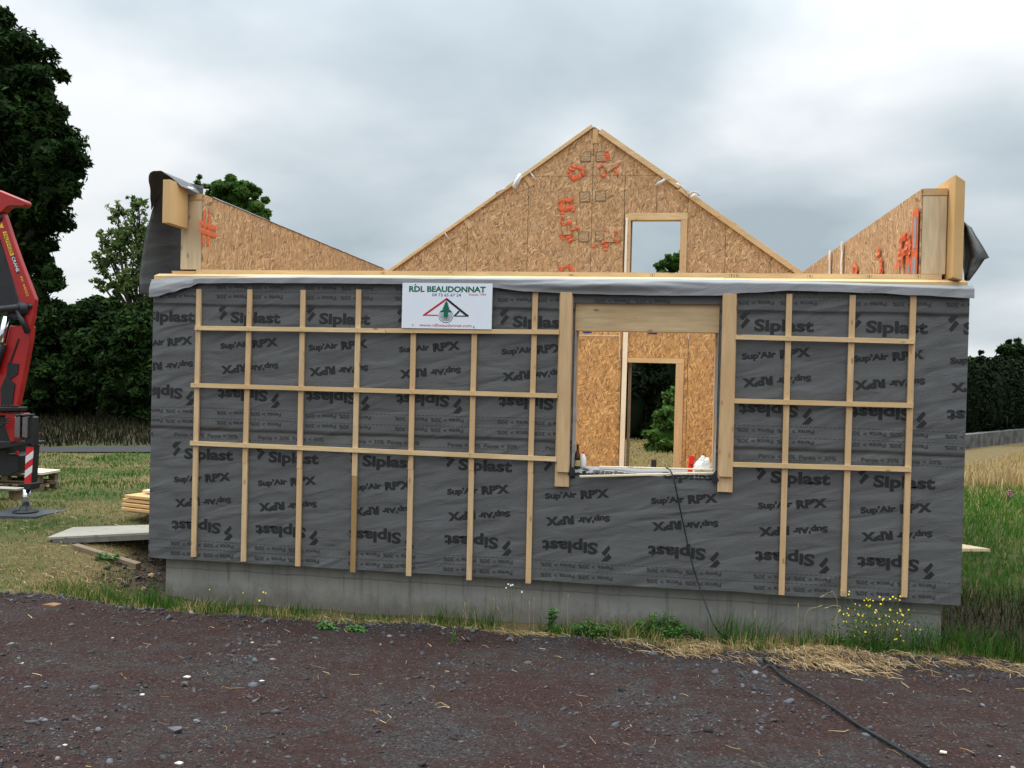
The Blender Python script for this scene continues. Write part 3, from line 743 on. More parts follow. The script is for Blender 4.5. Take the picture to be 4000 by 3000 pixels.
# eave timbers
p1 = at(352, 388, -.28); p2 = at(367, 492, -.28)
e = MB(); e.box(p1[0], p1[0]+.085, -.28, .10, 3.675, p1[2]-.0); e.box(p1[0], .232, .104, D, 3.72, 4.10)
lb = e.build('eave_beam', m_glulamz, house, bevel=.003)
e = MB(); y0 = -.05
e.prism([(8.345, 3.175), (8.435, 3.145), (8.435, 4.10), (8.345, 4.165)], -.055, 7.0)
rb = e.build('eave_beam', m_glulamz, house, bevel=.003); rb['label'] = 'tall eave panel standing on the right end of the wall plate'

# draped membrane, left: hangs over the eave beam and billows out beyond the wall
OUT = [(tuple(at(u, v, .3))[2], tuple(at(u, v, .3))[0]) for u, v in ((374, 386), (360, 397), (345, 415), (328, 455), (315, 500), (307, 550), (302, 600), (304, 636))]
dm = MB(); NV, NU = 40, 18
for j in range(NV+1):
    z = OUT[0][0]-(OUT[0][0]-OUT[-1][0])*j/NV
    for (za, xa), (zb, xb) in zip(OUT, OUT[1:]):
        if zb-1e-6 <= z <= za+1e-6: xo = xa+(xb-xa)*(za-z)/(za-zb); break
    for i in range(NU+1):
        t = i/NU; x = xo+(.225-xo)*t
        y = .30+.34*math.sin(t*math.pi*.5)+.045*math.sin(t*9+z*3)*t*(1-t)*2+.02*noise.noise((x*4, z*2.5, 6))
        dm.v.append((x, y, z-.012*t))
dm.f = [(j*(NU+1)+i, j*(NU+1)+i+1, (j+1)*(NU+1)+i+1, (j+1)*(NU+1)+i) for j in range(NV) for i in range(NU)]; dm.mi = [0]*len(dm.f)
# the part lying over the beam and down its outer side
n0 = len(dm.v); NV2, NU2 = 12, 10
top = [(.045, 3.98), (.06, 4.10), (.085, 4.185), (.14, 4.232), (.23, 4.235), (.30, 4.18), (.36, 4.105), (.42, 4.085)]
for j in range(NV2+1):
    y = -.30+.62*j/NV2
    for i, (x, z) in enumerate(top):
        s_ = max(0, (i-4))/3
        yy = max(y, -.30+.30*s_) if i > 4 else y
        t_ = j/NV2
        if i == 0: x, z = .09+(-.24-.09)*t_, 4.165+(3.93-4.165)*t_
        elif i == 1: x, z = .092+(-.14-.092)*t_, 4.185+(4.11-4.185)*t_
        elif i == 2: x, z = .105+(-.05-.105)*t_, 4.212+(4.22-4.212)*t_
        dm.v.append((x, yy+.02*noise.noise((x*9, y*5, 2)), z+.008*noise.noise((x*7, y*7, 3))))
w_ = len(top)
dm.f += [(n0+j*w_+i, n0+j*w_+i+1, n0+(j+1)*w_+i+1, n0+(j+1)*w_+i) for j in range(NV2) for i in range(w_-1)]; dm.mi = [0]*len(dm.f)
dr = dm.build('draped_membrane', m_mem, house, smooth=True)
md = dr.modifiers.new('thick', 'SOLIDIFY'); md.thickness = .004
# small white crumple where the sheet ends
cr = MB()
pts = [at(u, v, .10) for u, v in ((391, 394), (397, 398), (404, 402), (413, 404), (418, 408), (411, 411), (402, 411), (395, 405))]
cr.v = [tuple(p+np.array((0, random.uniform(-.03, .03), 0))) for p in pts]+[tuple(np.mean(pts, 0)+np.array((0, -.05, 0)))]
cr.f = [(i, (i+1) % 8, 8) for i in range(8)]; cr.mi = [0]*8
cr.build('membrane_edge', m_white, dr)
# draped membrane, right
dm = MB()
OUTR = [(478, 2080, 2084), (490, 2080, 2099), (505, 2080, 2107), (530, 2080, 2123), (555, 2080, 2137), (563, 2080, 2127), (578, 2080, 2117), (592, 2082, 2107), (608, 2083, 2095)]
NU = 10
for v_, ua, ub in OUTR:
    for i in range(NU+1):
        t = i/NU; p = at(ua+(ub-ua)*t, v_+(6*t if v_ < 560 else -8*t)*.3, .30+.10*math.sin(t*8.5)+.25*(t-.5)*.6); dm.v.append(tuple(p))
dm.f = [(j*(NU+1)+i, j*(NU+1)+i+1, (j+1)*(NU+1)+i+1, (j+1)*(NU+1)+i) for j in range(len(OUTR)-1) for i in range(NU)]; dm.mi = [0]*len(dm.f)
dr2 = dm.build('draped_membrane', m_mem, house, smooth=True); md = dr2.modifiers.new('thick', 'SOLIDIFY'); md.thickness = .004

# ---- back wall with gable
def clip(poly, a, b_, c):     # keep a*x+b*z<=c
    out = []
    for i in range(len(poly)):
        p, q = poly[i], poly[(i+1) % len(poly)]; dp = a*p[0]+b_*p[1]-c; dq = a*q[0]+b_*q[1]-c
        if dp <= 0: out.append(p)
        if dp*dq < 0: t = dp/(dp-dq); out.append((p[0]+(q[0]-p[0])*t, p[1]+(q[1]-p[1])*t))
    return out
PK = (4.375, 6.70); EL, ER = (.50, 3.985), (8.09, 4.045)
gab = [(.52, .032), (8.07, .032), (8.07, ER[1]), PK, (.52, EL[1]+.02)]
gw = thing('x', None, None) if False else None
back = MB()
# structural core: outline minus the door and upper window, as vertical slices
def gtop(x): return EL[1]+(PK[1]-EL[1])*(x-EL[0])/(PK[0]-EL[0]) if x < PK[0] else ER[1]+(PK[1]-ER[1])*(ER[0]-x)/(ER[0]-PK[0])
DX0, DX1, DZ1 = 5.084, 5.945, 2.40; WX0, WX1, WZ0, WZ1 = 5.079, 5.965, 3.15, 4.975
def slice_(xa, xb, z0, z1a=None, z1b=None):
    return [(xa, z0), (xb, z0), (xb, z1b if z1b else gtop(xb)-.02), (xa, z1a if z1a else gtop(xa)-.02)]
for poly in (slice_(.53, PK[0], .04), slice_(PK[0], DX0-.012, .04), slice_(WX1+.012, 8.06, .04), slice_(DX0-.011, WX1+.011, DZ1+.012, WZ0-.012, WZ0-.012), slice_(DX0-.011, WX1+.011, WZ1+.012)):
    back.prism(poly, D+.016, D+.17)
back = back.build('gable_wall', m_oldwood, house)  # dark behind the panels, paints the shade in their seams
def panels(name, poly, xsplit, m, y0=D, y1=D+.014, holes=()):
    xs = sorted(xsplit)
    for xa, xb in zip(xs, xs[1:]):
        p = clip(clip(poly, -1, 0, -(xa+.0045)), 1, 0, xb-.0045)
        if len(p) < 3: continue
        o = MB(); o.prism(p, y0, y1); o.build('osb_panel', m, back)
up = [(.52, 3.04), (8.07, 3.04), (8.07, ER[1]-.05), (PK[0], PK[1]-.05), (.52, EL[1]-.03)]
lowmid = clip(up, 0, 1, 5.780)
def withx(poly, a, b_): return clip(clip(poly, -1, 0, -a), 1, 0, b_)
panels('p', withx(lowmid, .5, 4.95), [.5, .78, 2.07, 3.20, 4.37, 4.955], m_osb)
panels('p', withx(clip(lowmid, 0, -1, -5.105), 4.955, 6.085), [4.957, 5.53, 6.083], m_osb)
panels('p', withx(lowmid, 6.085, 8.1), [6.085, 6.755, 7.55, 8.1], m_osb)
panels('p', clip(up, 0, -1, -5.785), [2.9, 4.37, 5.8], m_osb)
lo = [(.52, .04), (8.07, .04), (8.07, 3.03), (.52, 3.03)]
panels('p', withx(clip(lo, 0, 1, 2.885), .5, 4.97), [.52, 1.4, 2.6, 3.75, 4.97], m_osb_warm)
panels('p', withx(clip(lo, 0, -1, -2.89), .5, 4.97), [.52, 2.6, 4.97], m_osb_warm)
panels('p', withx(clip(lo, 0, -1, -2.50), 4.97, 6.155), [4.972, 6.155], m_osb_warm)
panels('p', withx(clip(lo, 0, 1, 2.83), 6.155, 8.1), [6.155, 7.2, 8.07], m_osb_warm)
panels('p', withx(clip(lo, 0, -1, -2.835), 6.155, 8.1), [6.155, 8.07], m_osb_warm)
panels('p', withx(clip(lo, 0, 1, 2.50), 6.088, 6.155), [6.088, 6.153], m_osb_warm)
# door frame
df = MB(); df.box(5.947, 6.086, D-.03, D+.16, .032, 2.405); df.build('door_frame', m_wood_z, back, bevel=.002)
df = MB(); df.box(5.083, 6.086, D-.032, D+.16, 2.408, 2.495); df.build('door_frame', m_wood_x, back, bevel=.002)
df = MB(); df.box(5.10, 5.155, D+.10, D+.19, .032, 2.404); df.build('door_frame', m_oldwood, back)
# tall stud left of both openings, its brightly lit look put into the colour
st = MB(); st.prism([(4.975, .032), (5.062, .032), (5.079, 2.99), (4.996, 2.99)], D-.09, D-.034); st.build('tall_stud', m_lit_wood, back, bevel=.002)
st = MB(); st.prism([(4.975, 3.10), (5.022, 3.10), (5.022, 5.01), (4.985, 5.01)], D-.05, D-.004); st.build('tall_stud', m_lit_wood, back, bevel=.002)
# upper window frame
uf = MB(); uf.box(4.972, 6.084, D-.03, D+.16, 4.978, 5.10); uf.build('window_frame', m_wood_x, back, bevel=.002)
uf = MB(); uf.box(5.967, 6.082, D-.028, D+.16, 3.10, 4.976); uf.build('window_frame', m_wood_z, back, bevel=.002)
uf = MB(); uf.box(5.024, 5.077, D-.028, D+.16, 3.10, 4.976); uf.build('window_frame', m_wood_z, back, bevel=.002)
uf = MB(); uf.box(5.079, 5.105, D+.10, D+.165, 3.10, 4.970); uf.build('window_frame', m_oldwood, back)
uf = MB(); uf.box(4.972, 6.084, D-.03, D+.16, 3.02, 3.098); uf.build('window_frame', m_wood_x, back)
# rafters along the gable edge
def rafter(a, b_, m, w0, w1, y0=D-.05, y1=D+.19):
    d = np.array((b_[0]-a[0], b_[1]-a[1])); d /= np.linalg.norm(d); nrm = np.array((-d[1], d[0]))
    if nrm[1] < 0: nrm = -nrm
    o = MB(); A, B = np.array(a), np.array(b_)
    o.prism([tuple(A+nrm*w0), tuple(B+nrm*w0), tuple(B+nrm*w1), tuple(A+nrm*w1)], y0, y1); return o.build('gable_rafter', m, back, bevel=.002)
rafter((.40, gtop(.40) if False else 3.915), (2.95, gtop(2.95)), m_wood_x, -.045, .008)
rafter((2.96, gtop(2.96)+.015), (4.33, gtop(4.33)+.03), m_wood_x, -.05, .012)
rafter((4.50, gtop(4.5)), (5.95, gtop(5.95)+.02), m_wood_x, -.075, .02)
rafter((5.96, gtop(5.96)), (8.12, gtop(8.09)-.02), m_wood_x, -.085, .010)
# purlin pockets
for x, z, a, ln_, dk in ((4.395, 6.50, 0, .25, 1), (3.20, 5.70, .62, .22, 0), (2.07, 4.93, .62, .22, 0), (5.56, 5.74, -.62, .20, 0), (6.86, 4.83, -.62, .22, 1)):
    o = MB(); o.box(x-.045, x+.045, D-.012, D-.001, z-ln_/2, z+ln_/2, rot=a); o.build('purlin_pocket', m_glulamz if dk else m_wood_z, back)
# six cut squares with wrinkled brown paper
for x, z in ((4.235, 6.130), (4.512, 6.128), (4.235, 5.400), (4.520, 5.415), (4.232, 4.675), (4.535, 4.690)):
    fr = MB(); hw = .098; pts = [(-hw, -hw), (hw, -hw), (hw, hw), (-hw, hw)]
    if (x, z) == (4.235, 6.130): pts = [(-hw, -hw), (hw, -hw), (hw, hw), (-.01, hw), (-hw, .02)]
    if (x, z) == (4.512, 6.128): pts = [(-hw, -hw), (hw, -hw), (hw, .04), (.04, hw), (-hw, hw)]
    fr.prism([(x+a, z+b_) for a, b_ in pts], D-.004, D-.001); f_ = fr.build('cut_square', m_brown if False else m_oldwood, back)
    o = MB(); rw_ = []; NN = 7
    for j in range(NN+1):
        for i in range(NN+1):
            a = (-.85+1.7*i/NN)*hw; b_ = (-.85+1.7*j/NN)*hw
            if pts[0][0] and len(pts) == 5:
                if x < 4.3 and b_-.02 > (a+hw)*.85+.0: b_ = (a+hw)*.85+.018
                if x > 4.3 and b_ > .04+(hw-a): b_ = .038+(hw-a)
            o.v.append((x+a, D-.008-.010*random.random(), z+b_))
    o.f = [(j*(NN+1)+i, j*(NN+1)+i+1, (j+1)*(NN+1)+i+1, (j+1)*(NN+1)+i) for j in range(NN) for i in range(NN)]; o.mi = [0]*len(o.f)
    o.build('paper', simple('brown_paper', (.42, .28, .155), .8, var=.2, scale=30) if 'brown_paper' not in bpy.data.materials else bpy.data.materials['brown_paper'], f_)

# torn orange tape
def tape_strip(mb_, p, d, wid, ln_, nrm, up_, seed):
    rr = random.Random(seed); n = max(3, int(ln_/.03)); p = Vector(p); d = Vector(d).normalized(); nn_ = Vector(nrm); s = d.cross(nn_).normalized()
    base = len(mb_.v)
    for i in range(n+1):
        t = i/n; c = p+d*ln_*t+nn_*(.004+rr.uniform(0, .02)*(.3+t))
        ww = wid*(.8+.35*rr.random())
        mb_.v.append(tuple(c+s*(ww/2+rr.uniform(-.006, .006)))); mb_.v.append(tuple(c+nn_*rr.uniform(0, .012))); mb_.v.append(tuple(c-s*(ww/2+rr.uniform(-.006, .006))))
    for i in range(n):
        for k in range(2): a = base+i*3+k; mb_.f.append((a, a+1, a+4, a+3)); mb_.mi.append(0)
def patch(x, z, sq, strips, seed, rot=0.0):
    mb_ = MB(); rr = random.Random(seed)
    for (dx, dz, ang, ln_, wd) in strips:
        if abs(dx) > .15: continue
        tape_strip(mb_, (x+dx, D-.003, z+dz), (math.cos(ang), 0, math.sin(ang)), wd*1.15, ln_, (0, -1, 0), None, rr.random())
    t = mb_.build('orange_tape', m_orange, back)
    if sq:
        o = MB(); o.box(x-sq/2, x+sq/2, D-.034, D-.026, z-sq/2, z+sq/2, rot=rot); o.build('board_scrap', m_osb, t)
patch(4.045, 5.845, 0, [(-.12, .0, .9, .17, .08), (.02, .12, -.5, .18, .07), (-.10, -.02, -.8, .17, .07), (.0, -.12, .6, .2, .07), (-.03, .10, -1.4, .06, .05)], 1)
patch(4.66, 5.96, .17, [(-.02, .06, 1.75, .20, .07), (-.11, .02, 3.7, .10, .05), (.09, -.06, -.9, .12, .06), (-.06, -.10, -2.0, .12, .06), (-.10, .10, 2.5, .08, .06), (.1, -.02, .3, .07, .05)], 2, .6)
patch(3.90, 5.24, 0, [(-.14, .08, .15, .28, .07), (-.13, .02, -.9, .14, .09), (-.08, -.06, .1, .2, .09), (.08, .04, -1.2, .15, .07), (-.06, -.08, -1.6, .15, .06), (-.1, .1, -.1, .2, .05)], 3)
patch(3.92, 4.79, .16, [(-.07, .08, 1.9, .10, .06), (.02, .08, 1.3, .13, .09), (.10, .0, .5, .13, .05), (-.10, -.07, -1.2, .10, .06), (.0, -.08, -.9, .16, .08), (.05, -.1, .2, .08, .05)], 4, .15)
patch(4.70, 4.67, .18, [(-.10, .02, 1.5, .10, .06), (-.11, -.04, -1.6, .08, .05), (.09, .04, 1.3, .08, .06), (.09, -.05, -.2, .09, .06), (-.06, -.10, -1.6, .14, .06)], 5, .03)
patch(4.42, 4.49, 0, [(-.03, 0, .2, .08, .05)], 6)
patch(3.93, 4.12, 0, [(-.13, .02, -1.0, .1, .06), (-.05, .0, .3, .12, .05), (.03, .04, -.8, .16, .06), (.17, .0, -1.2, .05, .05)], 7)
# white lifting straps
def strap(pts, wd, par, nrm=(0, -1, 0)):
    mb_ = MB(); P = [Vector(p) for p in pts]
    for i, p in enumerate(P):
        d = (P[min(i+1, len(P)-1)]-P[max(0, i-1)]).normalized(); s = d.cross(Vector(nrm))
        if s.length < .1: s = Vector((1, 0, 0))
        s.normalize(); mb_.v.append(tuple(p+s*wd/2)); mb_.v.append(tuple(p-s*wd/2+Vector(nrm)*.015))
    mb_.f = [(2*i, 2*i+1, 2*i+3, 2*i+2) for i in range(len(P)-1)]; mb_.mi = [0]*len(mb_.f)
    o = mb_.build('lifting_strap', m_white, par, smooth=True); md = o.modifiers.new('t', 'SOLIDIFY'); md.thickness = .006; return o
def at_list(L_, Y): return [tuple(at(u, v, Y+dy)) for u, v, dy in L_]
strap(at_list([(1124, 376, 0), (1120, 382, -.04), (1112, 396, -.06), (1108, 404, -.05), (1113, 406, -.03), (1119, 394, 0), (1125, 380, 0)], D-.07), .045, back)
strap(at_list([(1071, 418, 0), (1080, 412, -.02), (1092, 407, -.01)], D-.07), .03, back)
strap(at_list([(1145, 372, .05), (1153, 382, 0), (1158, 390, 0)], D-.07), .02, back)
strap(at_list([(958, 500, 0), (964, 508, -.02), (971, 519, 0)], D-.02), .022, back)
strap(at_list([(1416, 402, 0), (1422, 396, -.04), (1430, 392, -.02), (1436, 388, 0)], D-.04), .05, back)
strap(at_list([(1461, 396, 0), (1473, 403, -.03), (1482, 413, -.04), (1489, 424, -.02), (1480, 414, 0), (1474, 405, 0)], D-.12), .028, back)
strap(at_list([(1487, 427, 0), (1489, 418, -.05), (1497, 415, -.06), (1506, 417, -.04), (1512, 422, 0), (1500, 420, 0), (1491, 428, 0)], D-.12), .028, back)
# labels and chalk lines inside
o = MB(); o.box(4.26, 4.42, D-.004, D-.001, 2.925, 2.99); o.build('blue_label', m_blue, back)
o = MB(); o.box(5.44, 5.60, D-.004, D-.001, 2.925, 2.99); o.build('blue_label', m_blue, back)
for bx_ in ((4.02, 4.92, D-.005, D-.001, 2.880, 2.892), (4.925, 4.936, D-.006, D-.001, 2.45, 2.99), (6.148, 6.157, D-.005, D-.001, 2.84, 2.98)):
    o = MB(); o.box(*bx_); o.build('chalk_line', m_whitep, back)
# orange tape and foil on the two side walls
def side_tape(par, x, s, L_, m=m_orange, name='orange_tape', wd=.06):
    mb_ = MB(); rr = random.Random(len(L_)*7+int(x*10))
    for (y, z, dy, dz, ww) in L_:
        ln_ = math.hypot(dy, dz); tape_strip(mb_, (x, y, z), (0, dy, dz), ww, ln_, (s, 0, 0), None, rr.random())
    return mb_.build(name, m, par)
def side_box(par, x, s, name, m, rects, th=.004):
    o = MB()
    for y0, y1, z0, z1, th_ in rects: o.box(min(x, x+s*th_), max(x, x+s*th_), y0, y1, z0, z1)
    return o.build(name, m, par)
for (y, z, dy, dz, ww) in ((.155, 3.895, -.025, -.40, .045), (.265, 3.905, -.025, -.42, .045)):
    hm = MB(); tape_strip(hm, (SX+.002, y, z), (0, dy, dz), ww, .41, (.25, 0, 0), None, 3); hm.build('orange_tape', m_orange, lw)
for (y, z, ln_) in ((.0, 3.735, .44), (-.02, 3.655, .44)):
    hm = MB(); tape_strip(hm, (SX+.006, .02, z), (0, 1, -.02), .062, ln_-.03, (.25, 0, 0), None, 5); hm.build('orange_tape', m_orange, lw)
side_box(rw, 8.072, -1, 'orange_tape', m_orange, [(-.0+.138, .33, 3.46, 3.885, .006), (.138, .52, 3.23, 3.457, .006)])
side_box(rw, 8.0655, -1, 'grey_foil', m_tapegrey, [(.17, .26, 3.49, 3.80, .005), (.16, .27, 3.23, 3.40, .005), (.36, .46, 3.23, 3.35, .005)])
side_tape(rw, 8.074, -1, [(.75, 3.66, -.02, -.22, .10), (.78, 3.66, -.3, -.0, .08), (.50, 3.70, -.02, -.22, .14), (.72, 3.50, -.3, .02, .09), (.80, 3.47, .06, -.1, .09), (.42, 3.6, -.05, -.16, .10), (.66, 3.47, .0, -.12, .07)])
side_tape(rw, 8.074, -1, [(1.64, 3.72, .02, -.14, .09), (1.72, 3.65, -.12, -.06, .08), (1.55, 3.58, -.02, -.22, .11), (1.52, 3.45, -.0, -.18, .16)])
side_tape(rw, 8.074, -1, [(2.86, 3.70, .03, -.1, .08), (2.84, 3.63, -.03, -.2, .22), (2.98, 3.64, -.05, -.12, .06)])
side_tape(rw, 8.074, -1, [(4.62, 3.62, .1, .08, .05), (3.95, 3.56, .15, .04, .05)])
for y0 in (3.66, 4.5):
    o = MB(); n = 10
    for i in range(n+1):
        z = 4.085-.85*i/n; xx = 8.060-.012*noise.noise((i*.8, y0, 0))-.004
        o.v += [(xx, y0-.05, z), (xx-.012, y0, z), (xx, y0+.05, z)]
    o.f = [(i*3+k, i*3+k+1, i*3+k+4, i*3+k+3) for i in range(n) for k in range(2)]; o.mi = [0]*len(o.f); o.build('lifting_strap', m_white, rw, smooth=True)

# ================================================================== SIGN
sg = thing('company_sign', 'white company sign with green, blue and red lettering and a roof emblem', 'sign', (3.36, -.08, 2.6))
SXa, SXb, SZa, SZb = 2.878, 3.843, 2.596, 3.072
o = MB(); o.box(SXa, SXb, -.083, -.077, SZa, SZb); o.build('panel', m_signw, sg, bevel=.001)
def sg_xy(a, b_): return SXa+(a-70)/(2015-70)*(SXb-SXa), SZb-(b_-115)/(1125-115)*(SZb-SZa)
def sign_text(name, s, x0, x1, ybase, cap, m, bold):
    X0, Z0 = sg_xy(x0, ybase); X1, _ = sg_xy(x1, ybase); hh = cap/(1125-115)*(SZb-SZa)
    vs, fs, wdt = text2d(s, 1.0, bold, 0)
    cz = .73; k = (X1-X0)/wdt
    poly_obj(name, [(X0+a*k, -.0845, Z0+b_*hh/cz) for a, b_ in vs], fs, m, sg)
sign_text('name_lettering', 'RDL BEAUDONNAT', 218, 1872, 306, 125, m_sgreen, .036)
sign_text('phone_lettering', '04 73 65 67 24', 725, 1345, 407, 68, m_sblue, .006)
sign_text('date_lettering', 'Depuis 1964', 1518, 1882, 380, 48, m_sred, .004)
sign_text('web_lettering', 'www.rdlbeaudonnat.com', 458, 1588, 1080, 66, m_sred, .002)
def sgpoly(mb_, pts, y=-.0845):
    n = len(mb_.v); mb_.v += [(sg_xy(a, b_)[0], y, sg_xy(a, b_)[1]) for a, b_ in pts]; mb_.f.append(tuple(range(n, n+len(pts)))); mb_.mi.append(mb_.m)
em = MB()
em.m = 0
sgpoly(em, [(1035, 440), (1050, 455), (1040, 490), (612, 815), (545, 855), (528, 825)]); sgpoly(em, [(560, 818), (858, 818), (858, 842), (560, 842)], -.0846)
em.m = 1
sgpoly(em, [(1042, 440), (1530, 830), (1505, 860), (1440, 822), (1035, 492)]); sgpoly(em, [(1200, 828), (1500, 828), (1510, 852), (1200, 852)], -.0846); sgpoly(em, [(1300, 718), (1332, 742), (1248, 828), (1204, 828)], -.0847)
R_ = 152; cxs, cys = 1030, 838
n = 40
sgpoly(em, [(cxs+157*math.cos(t), cys+157*math.sin(t)) for t in np.linspace(0, 2*math.pi, n, endpoint=False)], -.0849)
em.m = 2
sgpoly(em, [(cxs+147*math.cos(t), cys+150*math.sin(t)-5) for t in np.linspace(0, 2*math.pi, n, endpoint=False)], -.0851)
for i, r_ in enumerate((132, 112, 92, 74, 58)):
    em.m = 1; sgpoly(em, [(cxs+r_*math.cos(t), cys-6+r_*math.sin(t)) for t in np.linspace(0, 2*math.pi, n, endpoint=False)], -.0853-i*.0004)
    em.m = 2; sgpoly(em, [(cxs+(r_-9)*math.cos(t), cys-8+(r_-9)*math.sin(t)) for t in np.linspace(0, 2*math.pi, n, endpoint=False)], -.0855-i*.0004)
em.m = 3
sgpoly(em, [(cxs+150*math.cos(t), 838+150*math.sin(t)) for t in np.linspace(math.pi+.54, 2*math.pi-.54, 20)], -.0876)
sgpoly(em, [(985, 755), (1075, 755), (1075, 850), (1060, 868), (1035, 876), (1005, 868), (985, 850)], -.0877)
sgpoly(em, [(1037, 505), (1075, 570), (1060, 575), (1092, 610), (1070, 612), (1112, 678), (1085, 676), (1120, 715), (950, 715), (985, 676), (950, 678), (1000, 612), (975, 608), (1010, 575), (995, 570)], -.0878)
em.build('emblem', [m_sred, m_sblack, m_signw, m_sgreen], sg)
for a, b_ in ((317, 1052), (1635, 1075), (355, 150)):
    X, Z_ = sg_xy(a, b_); o = MB(); o.tube([(X, -.083, Z_), (X, -.088, Z_)], .006, 10); o.build('screw', m_sblack, sg)

# ================================================================== things on the sill
def on(u, v, Y): return at(u, v, Y)
b0 = on(1247, 1016, .12); bz = OZ0+.032
bt = thing('beer_bottle', 'brown glass beer bottle with a tan label on the left end of the sill', 'bottle', (b0[0], .10, bz))
o = MB(); o.lathe([(.028, 0), (.0315, .006), (.0315, .118), (.029, .145), (.016, .18), (.0135, .20), (.0125, .235), (.015, .237), (.015, .252), (.011, .254)], (b0[0], .10, bz), 24); o.build('glass', m_glassb, bt, smooth=True)
o = MB(); o.lathe([(.0322, .028), (.0322, .088)], (b0[0], .10, bz), 24); o.f = o.f[:-2]; o.mi = o.mi[:-2]; o.build('label_band', m_blabel, bt, smooth=True)
b1 = on(1258, 1014, .16)
bt = thing('milk_bottle', 'milky white plastic bottle with a red cap beside the brown bottle', 'bottle', (b1[0]+.003, .17, bz+.006))
o = MB(); o.lathe([(.030, 0), (.034, .006), (.034, .075), (.030, .105), (.018, .135), (.012, .147), (.012, .152)], (b1[0]+.003, .17, bz+.006), 20); o.build('body', m_plastic, bt, smooth=True)
o = MB(); o.lathe([(.0145, .150), (.0145, .166), (.012, .169)], (b1[0]+.003, .17, bz+.006), 16); o.build('cap', m_redpl, bt, smooth=True)
r0 = on(1492, 1012, .21)
rt = thing('spirit_level', 'bright red plastic box section standing upright on the right of the sill', 'tool', (r0[0], .20, bz))
o = MB(); o.prism([(r0[0]-.030, bz+.006), (r0[0]+.030, bz+.006), (r0[0]+.034, bz+.165), (r0[0]+.026, bz+.172), (r0[0]-.014, bz+.170), (r0[0]-.020, bz+.160)], .185, .212); o.build('casing', m_redpl, rt, bevel=.003)
o = MB(); o.box(r0[0]-.012, r0[0]+.022, .183, .1845, bz+.06, bz+.085); o.build('window', simple('dark_red', (.4, .01, .01)), rt)
g0 = on(1519, 1008, .20)
bm = bmesh.new(); bmesh.ops.create_icosphere(bm, subdivisions=5, radius=1)
for v_ in bm.verts:
    p = v_.co; k_ = 1+.16*noise.noise(p*2.1)+.10*noise.noise(p*5.3)+.05*noise.noise(p*11)
    v_.co = Vector((p.x*.105*k_*(1.0-.18*max(p.z, 0)), p.y*.05*k_, max(p.z*.15*k_, -.02)+.012))
    if p.x > .55 and p.z > .2: v_.co += Vector((.018*noise.noise(p*14), 0, .02*noise.noise(p*17)))
me = bpy.data.meshes.new('plastic_bag'); bm.to_mesh(me); bm.free(); me.materials.append(m_bag)
me.polygons.foreach_set('use_smooth', [True]*len(me.polygons))
o = bpy.data.objects.new('plastic_bag', me); COL.objects.link(o); o.location = (g0[0], .165, bz+.004); tag(o, 'crumpled white plastic bag bulging at the right end of the sill', 'bag')
a = on(1252, 1029, -.075); b_ = on(1541, 1009, .04)
o = MB(); o.beam((a[0], -.07, a[2]), (6.147, .045, OZ0+.048), .038, .018); tag(o.build('loose_lath', m_lath, bevel=.001), 'front one of two pale laths lying aslant on the sill, sticking out over its edge', 'lath', 'loose laths on the window sill')
o = MB(); o.beam((4.98, .16, OZ0+.055), (6.14, .085, OZ0+.078), .032, .012); tag(o.build('loose_lath', m_lath, bevel=.001), 'thinner rear one of two pale laths lying on the sill', 'lath', 'loose laths on the window sill')
pp = at(1412, 1010, 6.6); o = MB(); o.box(pp[0]-.045, pp[0]+.045, 6.55, 6.64, .031, pp[2]+.14); tag(o.build('stub_post', m_black, bevel=.004), 'short dark stub standing on the floor inside the house by the doorway', 'post')

# ================================================================== cable
cpts = [at(1438, 1010, .15), at(1443, 1012, .05), at(1450, 1020, -.04), at(1458, 1045, -.07), at(1466, 1085, -.06), at(1480, 1150, -.05), at(1496, 1220, -.09), at(1512, 1270, -.13), at(1530, 1320, -.25), at(1545, 1355, -.38)]
for u, v in ((1562, 1378), (1590, 1395), (1618, 1405), (1650, 1432), (1690, 1470), (1745, 1505), (1800, 1540), (1850, 1575), (1900, 1605), (1950, 1635), (2010, 1672)):
    p = G(u, v); cpts.append(p+np.array((0, 0, .035 if v > 1400 else .02)))
def crom(P, n=8):
    P = [np.array(p, float) for p in P]; Q = [P[0]]+P+[P[-1]]; out = []
    for i in range(1, len(Q)-2):
        for k in range(n):
            t = k/n; a, b_, c, d = Q[i-1:i+3]
            out.append(.5*((2*b_)+(-a+c)*t+(2*a-5*b_+4*c-d)*t*t+(-a+3*b_-3*c+d)*t**3))
    return out+[P[-1]]
o = MB(); o.tube(crom(cpts, 7), [.0075 if i_ < 66 else .0115 for i_ in range((len(cpts)-1)*7+1)], 8); tag(o.build('power_cable', m_cable, smooth=True), 'dark cable hanging from the window and trailing over the gravel to the lower right', 'cable')

# ================================================================== timber on the left
rp = thing('access_ramp', 'weathered grey board ramp leading over the hollow to the left side of the house', 'ramp', (-1.0, 1.2, 0))
o = MB()
A = [(-1.93, .93, -.075), (.19, .93, .125), (.19, 1.53, .125), (-2.0, 1.53, -.05)]
o.add([(x, y, z) for x, y, z in A]+[(x, y, z+.028) for x, y, z in A], [(0, 3, 2, 1), (4, 5, 6, 7), (0, 1, 5, 4), (1, 2, 6, 5), (2, 3, 7, 6), (3, 0, 4, 7)]); o.build('deck_board', m_greyboard, rp)
for y in (.945, 1.50):
    o = MB(); o.beam((-1.85, y, -.10), (.18, y, .095), .035, .055); o.build('edge_beam', simple('ramp_edge', (.16, .15, .135), .9) if 'ramp_edge' not in bpy.data.materials else bpy.data.materials['ramp_edge'], rp)
a = G(292/K, 2145/K); b_ = G(540/K, 2232/K)
